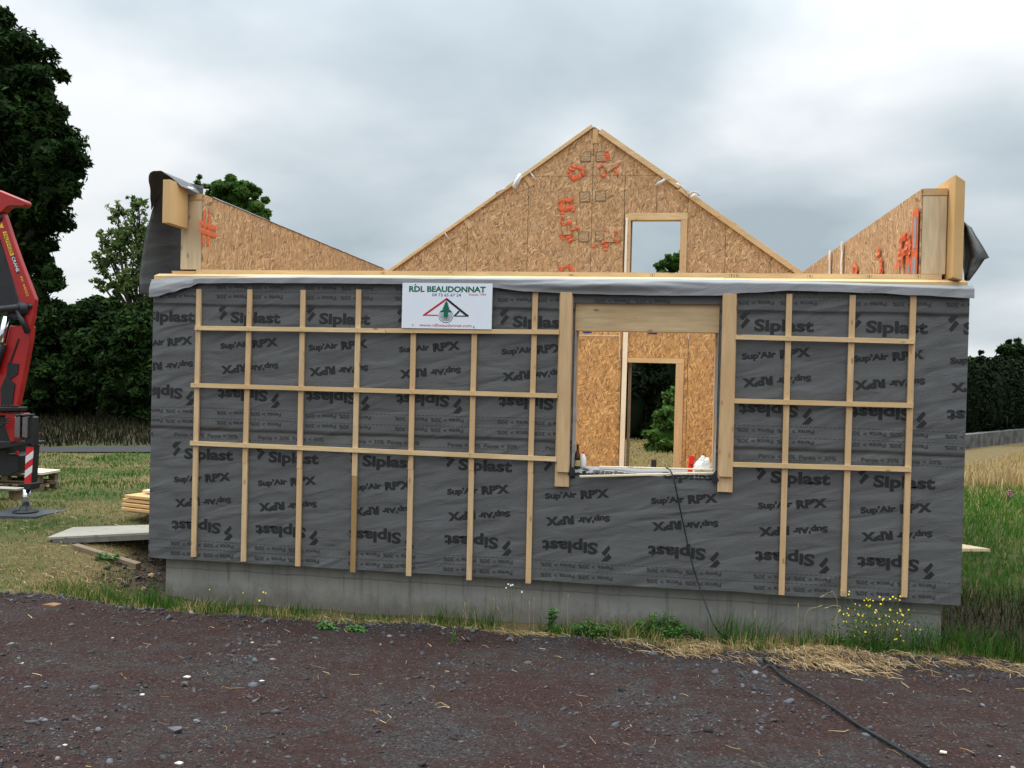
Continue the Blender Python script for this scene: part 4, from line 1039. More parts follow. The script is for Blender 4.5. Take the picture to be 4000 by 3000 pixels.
o = MB(); o.beam((a[0], a[1], a[2]+.02), (b_[0], b_[1], b_[2]+.055), .09, .09); tag(o.build('timber_offcut', m_oldwood, bevel=.004), 'old squared timber lying on the bank below the grey ramp', 'timber')

# stack of boards behind the left corner
yS = 2.3
def stk(u, v): return at(u, v, yS)
s0 = stk(268, 1108); 
zg = g1(s0[0]+.4, yS+.3)
bo = [(1099, 1106, 0, 270), (1087, 1098, 0, 268), (1078, 1086, 1, 267), (1068, 1077, 0, 266), (1062, 1067, 1, 267), (1055, 1061, 0, 292), (1047, 1054, 0, 312)]
names = ['lowest board of the stack, pale and sticking out on its bearers', 'second board from the bottom of the orange stack', 'third board from the bottom of the orange stack', 'fourth board from the bottom of the orange stack', 'fifth board up, largest pale face of the orange stack', 'narrower board set back near the top of the orange stack', 'topmost short board of the orange stack by the house corner']
cols = [m_palex, m_glulamz, m_glulamz, m_glulamz, m_glulamz, m_palex, m_palex]
ztop_prev = None
for i, (v0, v1, dm_, ul) in enumerate(bo):
    p1 = stk(ul, v1+1); p0 = stk(ul, v0)
    hgt = .052 if i else .03
    z0 = zg+.10+(.032 if i > 0 else 0)+max(0, i-1)*.056
    x0 = p0[0]
    ca_, sa_ = math.cos(-.12), math.sin(-.12)
    yb = [yS, yS+1.25][0]; poly = [(0, 0), (2.2, -.62), (2.2+.3, .45), (.35, 1.0)]
    if i == 5: poly = [(0, .15), (1.9, -.40), (2.2, .40), (.2, .9)]
    if i == 6: poly = [(0, .25), (1.6, -.2), (1.8, .3), (.15, .7)]
    jx, jy = random.uniform(-.035, .035), random.uniform(-.04, .04)
    o = MB(); o.prism_up([(x0+px+jx, yS+py+jy) for px, py in poly], z0, z0+hgt-.012)
    tag(o.build('board', cols[i], bevel=.003), names[i], 'board', 'boards stacked on the grass left of the house')
for px, py in ((.35, .15), (.75, .05), (1.8, -.2)):
    o = MB(); o.box(s0[0]+px-.04, s0[0]+px+.05, yS+py-.1, yS+py+.75, zg-.03, zg+.098); tag(o.build('bearer_block', m_oldwood), ('left', 'middle', 'right')[int(px > .5)+int(px > 1)]+' timber bearer under the stack of orange boards', 'timber', 'bearers under the board stack')

# board lying at the right of the house
o = MB(); pr_ = at(2085, 1188, 1.7)
o.prism_up([(8.50, 1.55), (pr_[0]+.30, 1.80), (pr_[0]+.05, 2.05), (8.5, 2.15)], pr_[2]-.02, pr_[2]+.012)
tag(o.build('scrap_board', m_pale), 'pale board end poking out behind the right corner over the long grass', 'board')

# ================================================================== crane lorry, cropped by the left edge
YC = 2.6
cr_ = thing('crane_truck', 'red loading crane of a lorry with its outrigger down, cut by the left edge', 'truck', tuple(at(30, 1110, YC+.6)))
def cp(pts, Y=YC, s=400/350.0):      # crop coordinates -> x,z at depth Y
    out = []
    for a, b_ in pts: p = at(a*.875/K, (600+b_*.874)/K, Y); out.append((p[0]-.06, p[2]))
    return out
def cpr(name, pts, m, y0, y1, par=cr_, bevel=.012):
    o = MB(); o.prism(cp(pts, y0), y0, y1); return o.build(name, m, par, bevel=bevel)
cpr('upper_arm', [(-260, 40), (-20, 155), (0, 158), (60, 183), (122, 208), (130, 216), (127, 231), (118, 236), (60, 234), (44, 240), (22, 262), (-20, 268), (-280, 150)], m_red, YC-.05, YC+.10)
boom = cpr('boom', [(-20, 275), (22, 262), (36, 268), (44, 290), (70, 370), (105, 470), (140, 562), (175, 652), (163, 740), (150, 790), (118, 742), (96, 640), (52, 500), (15, 380), (-20, 300)], m_red, YC, YC+.08)
cpr('boom_side', [(-60, 300), (0, 330), (50, 500), (90, 640), (110, 740), (60, 740), (-60, 560)], m_black, YC+.02, YC+.12)
# mast
cpr('mast', [(58, 768), (158, 772), (150, 840), (128, 960), (108, 1060), (92, 1135), (-60, 1135), (-40, 1000), (8, 930), (40, 850)], m_red, YC+.02, YC+.12)
cpr('mast_recess', [(50, 935), (98, 940), (95, 985), (60, 1010), (82, 1030), (70, 1125), (20, 1128), (18, 1050), (45, 990)], m_black, YC+.005, YC+.018, bevel=0)
cpr('mast_recess', [(96, 826), (100, 830), (62, 940), (57, 935)], m_black, YC+.005, YC+.018, bevel=0)
def tb(name, a, b_, r, m, y, par=cr_, seg=16):
    p, q = cp([a], y)[0], cp([b_], y)[0]; o = MB(); o.tube([(p[0], y, p[1]), (q[0], y, q[1])], r, seg); return o.build(name, m, par, smooth=True)
def cyl_y(name, c, r, y0, y1, m, par=cr_):
    p = cp([c], y0)[0]; o = MB(); o.tube([(p[0], y0, p[1]), (p[0], y1, p[1])], r, 20); return o.build(name, m, par, smooth=True)
cyl_y('pivot_pin', (108, 692), .095, YC-.06, YC+.10, m_black)
cyl_y('pivot_pin', (148, 682), .035, YC-.02, YC+.06, m_black)
cyl_y('pivot_pin', (8, 285), .06, YC-.02, YC+.10, m_black)
tb('link', (-40, 705), (108, 688), .060, m_black, YC-.02); tb('link', (96, 700), (140, 800), .040, m_black, YC-.03)
cyl = tb('lift_cylinder', (-20, 980), (18, 850), .085, m_black, YC-.04); tb('piston_rod', (8, 900), (45, 728), .045, m_chrome, YC-.04, cyl)
# base, lamps and frame
for i in range(9):
    cyl_y('bolt', (-25+i*14, 1128), .013, YC-.12, YC-.08, m_black)
cpr('slewing_ring', [(-60, 1133), (100, 1133), (98, 1152), (-60, 1152)], m_black, YC-.08, YC+.12)
cpr('crane_base', [(-60, 1154), (72, 1160), (125, 1160), (125, 1168), (85, 1170), (80, 1290), (60, 1290), (40, 1230), (38, 1172), (-60, 1170)], m_red, YC-.02, YC+.12)
cpr('crane_base', [(-60, 1172), (70, 1172), (70, 1290), (-60, 1290)], m_black, YC+.05, YC+.3)
for x0 in (80, 114):
    l_ = cpr('work_lamp', [(x0, 1176), (x0+24, 1172), (x0+22, 1272), (x0-2, 1268)], m_chrome, YC-.16, YC-.03)
    cpr('lamp_rim', [(x0-3, 1166), (x0+29, 1164), (x0+29, 1174), (x0-3, 1176)], m_black, YC-.17, YC-.02, l_)
for i in range(3):
    a_ = cp([(5+i*10, 1235-i*6), (40+i*3, 1190+i*8), (60, 1185+i*10)], YC-.1); o = MB(); o.tube(crom([(a_[k][0], YC-.1-.02*i, a_[k][1]) for k in range(3)], 5), .011, 8); o.build('hydraulic_hose', m_rubber, cr_, smooth=True)
cpr('outrigger_housing', [(122, 1170), (168, 1178), (166, 1310), (150, 1300), (125, 1300)], m_black, YC-.10, YC+.02)
cpr('outrigger_beam', [(-60, 1285), (160, 1288), (160, 1302), (-60, 1330)], m_black, YC+.0, YC+.3)
cpr('chassis', [(-400, 1295), (55, 1300), (50, 1345), (100, 1350), (100, 1420), (60, 1440), (-400, 1440)], m_black, YC+.2, YC+.6)
cpr('chassis_step', [(-60, 1278), (52, 1278), (50, 1308), (-60, 1308)], simple('grey_brown_paint', (.09, .075, .06), .7), YC+.1, YC+.3)
cpr('side_marker', [(83, 1330), (92, 1330), (92, 1355), (83, 1355)], m_redpl, YC+.25, YC+.29, bevel=0)
leg = cpr('outrigger_leg', [(130, 1300), (168, 1302), (154, 1500), (122, 1500)], m_black, YC-.06, YC+.08)
# red and white hazard stripes on the leg
hz = MB()
sp_ = [(133, 1312), (167, 1312), (155, 1474), (125, 1474)]
def along(t): return (133+(125-133)*t, 1312+162*t), (167+(155-167)*t, 1312+162*t)
nst = 7.0
def stripe(t0a, t0b, t1a, t1b):
    La, _ = along(t1a); Lb, _ = along(t0a); _, Ra = along(t1b); _, Rb = along(t0b)
    return [Lb, Rb, Ra, La]
ys_ = [0, .16, .36, .56, .76, .96, 1.2]
for i, col in enumerate((0, 1, 0, 1, 0)):
    hz.m = col
    tl0, tl1 = ys_[i]+(.10 if i else 0), ys_[i+1]+.10; tr0, tr1 = ys_[i]-.06, ys_[i+1]-.06
    q = stripe(min(tl0, 1) if i else 0, max(tr0, 0), min(tl1, 1), min(max(tr1, 0), 1))
    if i == 4: q = [along(min(tl0, 1))[0], along(min(tr0, 1))[1], along(1)[1], along(1)[0]]
    P_ = cp(q, YC-.066); hz.prism(P_, YC-.066, YC-.061)
hz.build('hazard_panel', [m_redpl if False else simple('hazard_red', (.60, .02, .03), .5), m_whitep], leg)
cpr('leg_collar', [(120, 1474), (157, 1474), (154, 1504), (121, 1504)], m_black, YC-.09, YC+.11, leg)
tb('jack_rod', (137, 1498), (131, 1578), .052, m_chrome, YC+.01, leg)
p = cp([(131, 1590)], YC+.01)[0]
zpad = g1(p[0], YC)
o = MB(); o.lathe([(.17, 0), (.17, .02), (.09, .03), (.075, .09), (.04, .10)], (p[0], YC+.01, zpad+.06), 20); o.build('jack_foot', m_black, leg, smooth=True)
o = MB(); o.prism_up([(p[0]-.34, YC-.34), (p[0]+.36, YC-.28), (p[0]+.42, YC+.36), (p[0]-.44, YC+.36)], zpad-.005, zpad+.058); tag(o.build('outrigger_pad', simple('pad_plastic', (.06, .065, .075), .7), bevel=.006), 'dark square pad on the grass under the crane outrigger', 'pad')
# lorry wheel and body beyond the frame
wx = p[0]-1.55
tyre = MB(); tyre.tube([(wx, YC+.35, zpad+.50), (wx, YC+.65, zpad+.50)], .50, 32); ty = tyre.build('wheel', m_rubber, cr_, smooth=False)
o = MB(); o.tube([(wx, YC+.33, zpad+.50), (wx, YC+.349, zpad+.50)], .26, 24); o.build('rim', m_chrome, ty)
# rest of the lorry, beyond the left edge of the picture
o = MB(); o.box(p[0]-6.7, p[0]-2.9, YC+.35, YC+2.6, zpad+1.02, zpad+1.16); o.build('load_bed', m_black, cr_, bevel=.01)
o = MB(); o.prism([(p[0]-8.7, zpad+.55), (p[0]-6.8, zpad+.55), (p[0]-6.8, zpad+2.9), (p[0]-8.35, zpad+2.9), (p[0]-8.7, zpad+1.9)], YC+.3, YC+2.65); cab = o.build('cab', m_red, cr_, bevel=.05)
o = MB(); o.prism([(p[0]-8.35, zpad+1.85), (p[0]-7.2, zpad+1.85), (p[0]-7.2, zpad+2.6), (p[0]-8.15, zpad+2.6)], YC+.285, YC+.299); o.build('window', m_black, cab)
for dx, dy in ((-3.3, 2.0), (-4.6, 0), (-4.6, 2.0), (-7.8, 0), (-7.8, 2.0)):
    o = MB(); o.tube([(p[0]+dx, YC+.35+dy, zpad+.50), (p[0]+dx, YC+.65+dy, zpad+.50)], .50, 32); ty = o.build('wheel', m_rubber, cr_)
    o = MB(); o.tube([(p[0]+dx, YC+.33+dy, zpad+.50), (p[0]+dx, YC+.349+dy, zpad+.50)], .26, 24); o.build('rim', m_chrome, ty)
o = MB(); o.box(p[0]-8.4, p[0]-2.4, YC+.9, YC+2.0, zpad+.62, zpad+1.0); o.build('frame_rail', m_black, cr_)
# lettering on the boom
def crane_text(name, s, a, b_, hgt, m, bold, y=YC-.003):
    P0, P1 = cp([a, b_], y); dx, dz = P1[0]-P0[0], P1[1]-P0[1]; ln_ = math.hypot(dx, dz); ux, uz = dx/ln_, dz/ln_
    vs, fs, wd = text2d(s, 1.0, bold, 0); k = ln_/wd; hh = hgt/.73
    poly_obj(name, [(P0[0]+ux*x*k-uz*z*hh, y, P0[1]+uz*x*k+ux*z*hh) for x, z in vs], fs, m, boom)
cpr('name_plate', [(28, 350), (44, 347), (79, 452), (64, 458)], m_yellow, YC-.002, YC-.0005, boom, 0)
cpr('name_plate', [(66, 458), (81, 453), (104, 526), (100, 537), (90, 537)], m_black, YC-.002, YC-.0005, boom, 0)
crane_text('boom_lettering', 'PALFINGER', (32, 358), (65, 452), .050, m_sblack, .01)
crane_text('boom_lettering', 'CRANE', (68, 464), (91, 530), .050, m_whitep, .02)
crane_text('boom_lettering', 'PK 44002', (106, 552), (136, 640), .04, m_yellow, .0)
cpr('warning_sticker', [(12, 332), (24, 308), (33, 332)], m_yellow, YC-.002, YC-.0005, boom, 0)

# pallets with pale boards behind the lorry leg
py0 = 5.0
pl0 = at(12, 1040, py0); pr0 = at(88, 1040, py0); zp = g1(pl0[0], py0)
for k_ in range(2):
    pt = thing('pallet', ('lower', 'upper')[k_]+' of two worn wooden pallets behind the crane outrigger', 'pallet', (pr0[0]-.9, py0+.5, zp+k_*.15), 'stacked pallets behind the crane')
    X0, X1 = pr0[0]-2.0, pr0[0]-.02*k_; zb = zp+k_*.15
    o = MB()
    for yy in (py0, py0+.2, py0+.4): o.box(X0, X1, yy, yy+.10, zb+.0, zb+.022)
    o.build('bottom_board', m_oldwood, pt)
    for yy in (py0, py0+.4):
        for xx in (X0, X0+.62, X1-.75, X1-.12):
            o = MB(); o.box(xx, xx+.12, yy, yy+.10, zb+.0225, zb+.105); o.build('block', m_oldwood, pt)
    o = MB()
    for q in range(4): o.box(X0, X1, py0+q*.135, py0+q*.135+.10, zb+.1055, zb+.128)
    o.build('deck', m_oldwood, pt)
zb = zp+.30
o = MB(); o.prism_up([(pr0[0]-2.1, py0-.05), (pr0[0]+.06, py0-.05), (pr0[0]+.02, py0+.5), (pr0[0]-2.0, py0+.5)], zb, zb+.045); tag(o.build('white_board', m_lath, bevel=.003), 'pale wide board lying on top of the two pallets', 'board')
q0 = at(40, 1054, 4.0); zq = g1(q0[0], 4.0)
bn = thing('low_trestle', 'low grey plank on two blocks in the grass behind the outrigger pad', 'trestle', (q0[0], 3.9, zq))
o = MB(); o.box(q0[0]-.75, q0[0]+.10, 3.8, 4.05, zq+.16, zq+.19); o.build('plank', m_greyboard, bn)
for dx in (-.6, .0):
    o = MB(); o.box(q0[0]+dx-.04, q0[0]+dx+.05, 3.83, 4.02, zq-.05, zq+.159); o.build('block', m_oldwood, bn)

# ================================================================== masonry wall and hedge on the right
wl = MB(); A = np.array(at(2075, 965, 24)[:2]); B = np.array(at(2260, 938, 33)[:2]); n = 60
za, zb_ = at(2092, 941, 24)[2], at(2212, 922, 33)[2]
A = A-(B-A)*.5; za_, = (za,)
for i in range(n+1):
    t = i/n; p = A+(B-A)*1.8*t; z = za+(zb_-za)*max(0, (1.8*t-.5))+.025*noise.noise((t*40, 0, 0)); g = g1(*p)-.2
    d = (B-A)/np.linalg.norm(B-A); q = p+np.array((-d[1], d[0]))*.35
    wl.v += [(p[0], p[1], g), (p[0], p[1], z), (q[0], q[1], z), (q[0], q[1], g)]
wl.f = [(i*4+k, i*4+k+1, i*4+k+5, i*4+k+4) for i in range(n) for k in range(3)]; wl.mi = [0]*len(wl.f)
tag(wl.build('stone_wall', m_stonew), 'low grey masonry wall between the wheat and the dark hedge at right', 'wall')

# ================================================================== foliage
def leaves(centres, normals_bias, size, rs, tint):
    n = len(centres)
    a = rs.normal(size=(n, 3)); a += normals_bias; a /= np.linalg.norm(a, axis=1)[:, None]
    t = rs.normal(size=(n, 3)); t -= (t*a).sum(1)[:, None]*a; t /= np.linalg.norm(t, axis=1)[:, None]
    b = np.cross(a, t); s = (size*rs.uniform(.6, 1.35, n))[:, None]
    fold = a*s*.18
    V = np.stack([centres-t*s, centres-b*s*.42+fold, centres+t*s, centres+b*s*.42+fold], 1).reshape(-1, 3)
    F = np.arange(4*n).reshape(n, 4)
    return V, F, np.repeat(tint, 4)
def lump(c, r, seed, sub=3):
    bm = bmesh.new(); bmesh.ops.create_icosphere(bm, subdivisions=sub, radius=1)
    V = []
    for v in bm.verts:
        p = v.co; k = 1+.28*noise.noise(p*1.6+Vector((seed, 0, 0)))+.14*noise.noise(p*4+Vector((0, seed, 0)))
        V.append((c[0]+p.x*r[0]*k, c[1]+p.y*r[1]*k, c[2]+p.z*r[2]*k))
    F = [tuple(v.index for v in f.verts) for f in bm.faces]; bm.free(); return V, F
def tree(name, label, cat, base, blobs, trunk_r, nleaf, lsize, m, seed, group=None, clumps=22, clump_r=.34, core=.62, fill=.25, trunk_pts=None, bare=0, twig=None):
    rs = np.random.default_rng(seed); rr = random.Random(seed)
    t = thing(name, label, cat, tuple(base), group)
    vol = [b[1][0]*b[1][1]+b[1][0]*b[1][2] for b in blobs]; tot = sum(vol)
    cs, ts, nb = [], [], []; limb_t = []
    for (c, r), v_ in zip(blobs, vol):
        c = np.array(c); r = np.array(r); nc = max(4, int(clumps*(v_/tot)*len(blobs)))
        d = rs.normal(size=(nc, 3)); d /= np.linalg.norm(d, axis=1)[:, None]
        rad = np.where(rs.random(nc) < fill, rs.uniform(.3, .8, nc), rs.uniform(.78, 1.08, nc))[:, None]
        cc = c+d*r*rad
        limb_t += [(c, x) for x in cc]
        per = int(nleaf*(v_/tot)/nc)
        for k in range(nc):
            cr = clump_r*min(r)*rs.uniform(.55, 1.25)
            q = rs.normal(size=(per, 3)); q /= np.linalg.norm(q, axis=1)[:, None]
            q *= (rs.random(per)**.42)[:, None]*cr*np.array((1, 1, .72))
            cs.append(cc[k]+q); nb.append(d[k]*.5+q/cr*.6+np.array((0, 0, .7)))
            ts.append(np.clip(rs.normal(.42+.18*rs.normal(), .17, per), 0, 1))
    cs = np.concatenate(cs); nb = np.concatenate(nb); ts = np.concatenate(ts)
    V, F, T = leaves(cs, nb, lsize, rs, ts)
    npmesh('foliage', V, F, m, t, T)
    if core:  # dark solid lumps added inside the crown to block light
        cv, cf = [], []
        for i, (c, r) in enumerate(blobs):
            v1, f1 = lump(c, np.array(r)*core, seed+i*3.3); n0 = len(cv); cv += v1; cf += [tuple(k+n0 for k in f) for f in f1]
        npmesh('added_dark_core', np.array(cv), np.array(cf), m, t, np.full(len(cv), .15), smooth=False)
    tm = MB(); top = np.array(blobs[0][0], float)
    tp = trunk_pts or [np.array(base)-np.array((0, 0, .3)), (np.array(base)*.6+top*.4)+rs.normal(size=3)*.1*trunk_r*4, top]
    pts = crom(tp, 6); tm.tube(pts, [trunk_r*(1-.8*i/(len(pts)-1)) for i in range(len(pts))], 9)
    for (c, r) in blobs:
        st_ = np.array(pts[int(len(pts)*rr.uniform(.35, .75))]); mid = (st_+np.array(c))/2+rs.normal(size=3)*.15*min(r)
        tm.tube(crom([st_, mid, c], 4), [trunk_r*.42*(1-.7*i/8) for i in range(9)], 6)
    sel = limb_t if twig is None else limb_t[:twig]
    for c, x in sel:
        mid = (np.array(c)*.5+np.array(x)*.5)+rs.normal(size=3)*.08*np.linalg.norm(np.array(x)-c)
        tm.tube([c, mid, np.array(x)+(np.array(x)-c)*.12], [trunk_r*.16, trunk_r*.10, trunk_r*.03], 4)
    tm.build('trunk', m_bark, t, smooth=True)
    return t
def px(u, v, Y): return at(u, v, Y)
def base_at(u, Y): p = at(u, 950, Y); return np.array((p[0], Y, g1(p[0], Y)))
def blob(u, v, Y, ru, rv, ry=None):      # a crown lobe centred on the surveyed direction, radii in metres from its apparent size
    p = at(u, v, Y); dist = (p-CAM)@FW; s = dist/FPX*K
    return (p, (ru*s, (ry if ry else ru)*s*1.0, rv*s))
# the tall dark tree, cut by the left edge
Yb = 24
tree('oak_tree', 'tall very dark broadleaf tree rising at the left edge behind the crane', 'tree', base_at(20, Yb),
     [blob(10, 330, Yb, 125, 150), blob(104, 345, Yb-1, 66, 84), blob(60, 180, Yb, 64, 72), blob(-20, 150, Yb, 90, 110), blob(0, 75, Yb, 34, 48), blob(60, 470, Yb, 72, 72), blob(-60, 400, Yb, 150, 170), blob(84, 240, Yb+1, 50, 60), blob(112, 410, Yb-1, 48, 42), blob(20, 560, Yb, 70, 80), blob(86, 560, Yb+1, 34, 50), blob(-120, 250, Yb, 130, 160)],
     .55, 120000, .15, m_leaf_dark, 11, clumps=44, clump_r=.40, core=.55, fill=.35)
Yb = 22
tree('dark_tree', 'dark round-headed tree below the tall tree, left of the pale sky gap', 'tree', base_at(90, Yb),
     [blob(80, 640, Yb, 46, 56), blob(102, 590, Yb, 22, 34), blob(88, 720, Yb, 54, 56), blob(30, 680, Yb, 70, 80)], .22, 17000, .13, m_leaf_dark, 12, clumps=34, clump_r=.4, core=.5)
# slender ash with light foliage behind the left corner
Yb = 21
bb = base_at(335, Yb)
tp = [bb-np.array((0, 0, .3)), at(338, 800, Yb), at(318, 745, Yb), at(292, 690, Yb), at(278, 630, Yb), at(270, 560, Yb)]
tree('ash_tree', 'slender light green ash with open foliage and visible branches behind the left corner', 'tree', bb,
     [blob(262, 520, Yb, 36, 50), blob(236, 560, Yb, 34, 34), blob(300, 500, Yb, 30, 62), blob(255, 458, Yb, 24, 30), blob(290, 600, Yb, 42, 44), blob(322, 560, Yb, 36, 70), blob(250, 620, Yb, 28, 34), blob(300, 445, Yb, 20, 20), blob(300, 680, Yb, 40, 40), blob(228, 520, Yb, 22, 30), blob(212, 560, Yb, 16, 30), blob(216, 610, Yb, 18, 22), blob(285, 430, Yb, 14, 18), blob(330, 640, Yb, 36, 50)],
       .17, 7600, .085, m_leaf_ash, 13, clumps=40, clump_r=.30, core=0, fill=.55, trunk_pts=tp)
# trees over the left side wall
Yb = 26
tree('round_tree', 'dense mid-green tree showing above the left side wall', 'tree', base_at(505, Yb),
     [blob(512, 430, Yb, 46, 40), blob(548, 450, Yb, 30, 38), blob(506, 402, Yb, 26, 22), blob(484, 428, Yb, 24, 28), blob(536, 418, Yb, 20, 18), blob(520, 500, Yb, 60, 50), blob(515, 620, Yb, 80, 80), blob(520, 760, Yb, 85, 90)], .2, 90000, .11, m_leaf_mid, 14, clumps=34, clump_r=.38, core=.55)
tree('young_ash', 'thin leafy tree top between the draped membrane and the round tree', 'tree', base_at(430, Yb),
     [blob(434, 398, Yb, 14, 22), blob(450, 412, Yb, 14, 12), blob(428, 440, Yb, 24, 24), blob(425, 540, Yb, 34, 60), blob(420, 680, Yb, 44, 80)], .1, 7000, .12, m_leaf_ash, 15, clumps=12, core=0, fill=.5)
# dark wood behind the lane
lab = ['dark bushy tree behind the crane mast, near the left edge', 'dark bushy tree behind the lane, below the dark round-headed tree', 'dark bushy tree behind the lane, under the ash', 'dark bushy tree next to the left corner of the house', 'dark bushy tree farthest left, behind the crane']
specs = [(40, 770, 80, 110, 19.5), (130, 790, 75, 110, 20.5), (215, 760, 70, 120, 20), (300, 780, 66, 130, 19.5), (-50, 740, 90, 130, 20)]
for i, (u, v, ru, rv, Yb) in enumerate(specs):
    tree('dark_bush', lab[i], 'tree', base_at(u, Yb), [blob(u, v, Yb, ru, rv), blob(u+24, v-55, Yb, ru*.5, rv*.42), blob(u-30, v+50, Yb-.5, ru*.7, rv*.6), blob(u+34, v+60, Yb-.6, ru*.6, rv*.5)],
         .18, 20000, .12, m_leaf_dark, 30+i, 'trees beyond the lane', clumps=34, clump_r=.4, core=.6, fill=.25)
for i, (u, v, ru, rv, Yb) in enumerate([(180, 690, 38, 40, 20), (232, 680, 34, 36, 20.4), (290, 700, 36, 40, 20.8)]):
    tree('small_tree', ['leafy dark tree top left of the ash trunk', 'leafy dark tree top directly below the open ash crown', 'leafy dark tree top just right of the ash trunk'][i], 'tree', base_at(u, Yb), [blob(u, v, Yb, ru, rv), blob(u+14, v-20, Yb, ru*.5, rv*.5)], .08, 5200, .11, m_leaf_dark if i != 2 else m_leaf_mid, 44+i, 'trees beyond the lane', clumps=24, core=.6)
# woods behind the house, seen through the door and the window above it
for i, (u, v, ru, rv, Yb) in enumerate([(1370, 800, 80, 190, 22), (1450, 790, 70, 190, 22.6), (1280, 800, 80, 180, 23), (1530, 800, 80, 190, 23)]):
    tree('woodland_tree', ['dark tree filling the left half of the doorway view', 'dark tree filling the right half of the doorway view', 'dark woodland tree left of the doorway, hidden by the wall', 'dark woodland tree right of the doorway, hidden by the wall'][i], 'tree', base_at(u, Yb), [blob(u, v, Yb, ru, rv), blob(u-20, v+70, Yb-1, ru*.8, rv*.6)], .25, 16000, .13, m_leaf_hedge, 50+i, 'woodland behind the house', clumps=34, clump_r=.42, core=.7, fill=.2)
Yb = 17
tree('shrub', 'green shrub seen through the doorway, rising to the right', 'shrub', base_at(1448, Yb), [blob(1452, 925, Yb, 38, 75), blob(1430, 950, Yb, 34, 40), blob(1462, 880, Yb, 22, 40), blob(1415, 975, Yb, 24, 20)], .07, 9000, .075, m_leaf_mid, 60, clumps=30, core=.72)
Yb = 30
tree('walnut_tree', 'green tree top in the lower right of the upper window opening', 'tree', base_at(1450, Yb), [blob(1455, 572, Yb, 34, 22), blob(1428, 576, Yb, 14, 8), blob(1468, 560, Yb, 18, 18), blob(1440, 640, Yb, 40, 50)], .16, 7000, .12, m_leaf_mid, 61, clumps=16, core=.6, fill=.4)
# hedge and trees at the right
Hd = thing('hedge', 'tall dark clipped hedge behind the masonry wall at right', 'hedge', (19, 28, 0))
cv, cf, cs, nb = [], [], [], []
rs = np.random.default_rng(70)
for i in range(13):
    t = i/12; Yh = 28.5+9*t; u = 2068+ (2290-2068)*t
    top = at(u, 783+3*t, Yh)[2]+.0; p = at(u, 900, Yh); g = g1(p[0], Yh); r = ((top-g)*.33, (top-g)*.33, (top-g)*.53); c = (p[0], Yh, (g+top)/2)
    v1, f1 = lump(c, np.array(r)*.95, i*2.7); n0 = len(cv); cv += v1; cf += [tuple(k+n0 for k in f) for f in f1]
    d = rs.normal(size=(2600, 3)); d[:, 1] = -abs(d[:, 1])*.8; d /= np.linalg.norm(d, axis=1)[:, None]
    cs.append(np.array(c)+d*np.array(r)*rs.uniform(.85, 1.1, (2600, 1))); nb.append(d)
npmesh('added_dark_core', np.array(cv), np.array(cf), m_leaf_hedge, Hd, np.full(len(cv), .2))  # dark solid lumps added inside the hedge, as in the tree crowns
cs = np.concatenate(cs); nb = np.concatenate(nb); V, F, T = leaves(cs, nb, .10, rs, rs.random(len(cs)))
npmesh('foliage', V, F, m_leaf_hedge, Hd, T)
Yb = 36
tree('far_tree', 'bushy tree standing above the dark hedge at the right edge', 'tree', base_at(2185, Yb), [blob(2187, 770, Yb, 30, 26), blob(2178, 750, Yb, 16, 14), blob(2215, 760, Yb, 30, 26), blob(2160, 785, Yb, 20, 14), blob(2240, 780, Yb, 30, 40)], .2, 9500, .12, m_leaf_dark, 71, clumps=22, core=.6)
tree('far_tree', 'low leafy tree top between the house corner and the bushy tree above the hedge', 'tree', base_at(2110, Yb-2), [blob(2103, 782, Yb-2, 20, 10), blob(2088, 784, Yb-2, 16, 12)], .12, 3000, .11, m_leaf_mid, 72, clumps=18, core=.5)
Yb = 33
tree('young_conifer', 'spindly conifer tip poking above the hedge at right', 'tree', base_at(2119, Yb), [blob(2119, 775, Yb, 6, 8), blob(2119, 762, Yb, 3, 6)], .05, 420, .10, m_leaf_dark, 73, clumps=9, core=0)

# ================================================================== grass, wheat, straw
def blades(xy, h, wd, rs, tint, lean=.5, flat=0.0):
    n = len(xy); z = gz(xy[:, 0], xy[:, 1])
    z = z+np.array([noise.noise((x*1.7, y*1.7, 0))*.030 for x, y in xy]) if n < 90000 else z
    ang = rs.uniform(0, 2*math.pi, n); bd = rs.uniform(0, 2*math.pi, n); ln = rs.uniform(.1, 1, n)*lean
    base = np.stack([xy[:, 0], xy[:, 1], z-.01], 1); s = np.stack([np.cos(ang), np.sin(ang), 0*ang], 1)*wd[:, None]/2
    dirv = np.stack([np.cos(bd), np.sin(bd), 0*bd], 1)
    up_ = np.array((0, 0, 1.))
    mid = base+dirv*(h*ln*.35)[:, None]+up_*(h*.58*(1-flat))[:, None]
    tip = base+dirv*(h*ln)[:, None]+up_*(h*(1-flat)*(1-.25*ln))[:, None]
    V = np.stack([base-s, base+s, mid+s*.75, mid-s*.75, tip+s*.12, tip-s*.12], 1).reshape(-1, 3)
    i0 = np.arange(n)[:, None]*6; F = np.concatenate([i0+np.array([0, 1, 2, 3]), i0+np.array([3, 2, 4, 5])])
    return V, F, np.repeat(tint, 6)
rs = np.random.default_rng(5)
def nfield(xy, f, s): return np.array([noise.noise((x*f, y*f, s)) for x, y in xy])
allV, allF, allT, off = [], [], [], 0
def put(r):
    global off
    V, F, T = r; allV.append(V); allF.append(F+off); allT.append(T); off += len(V)
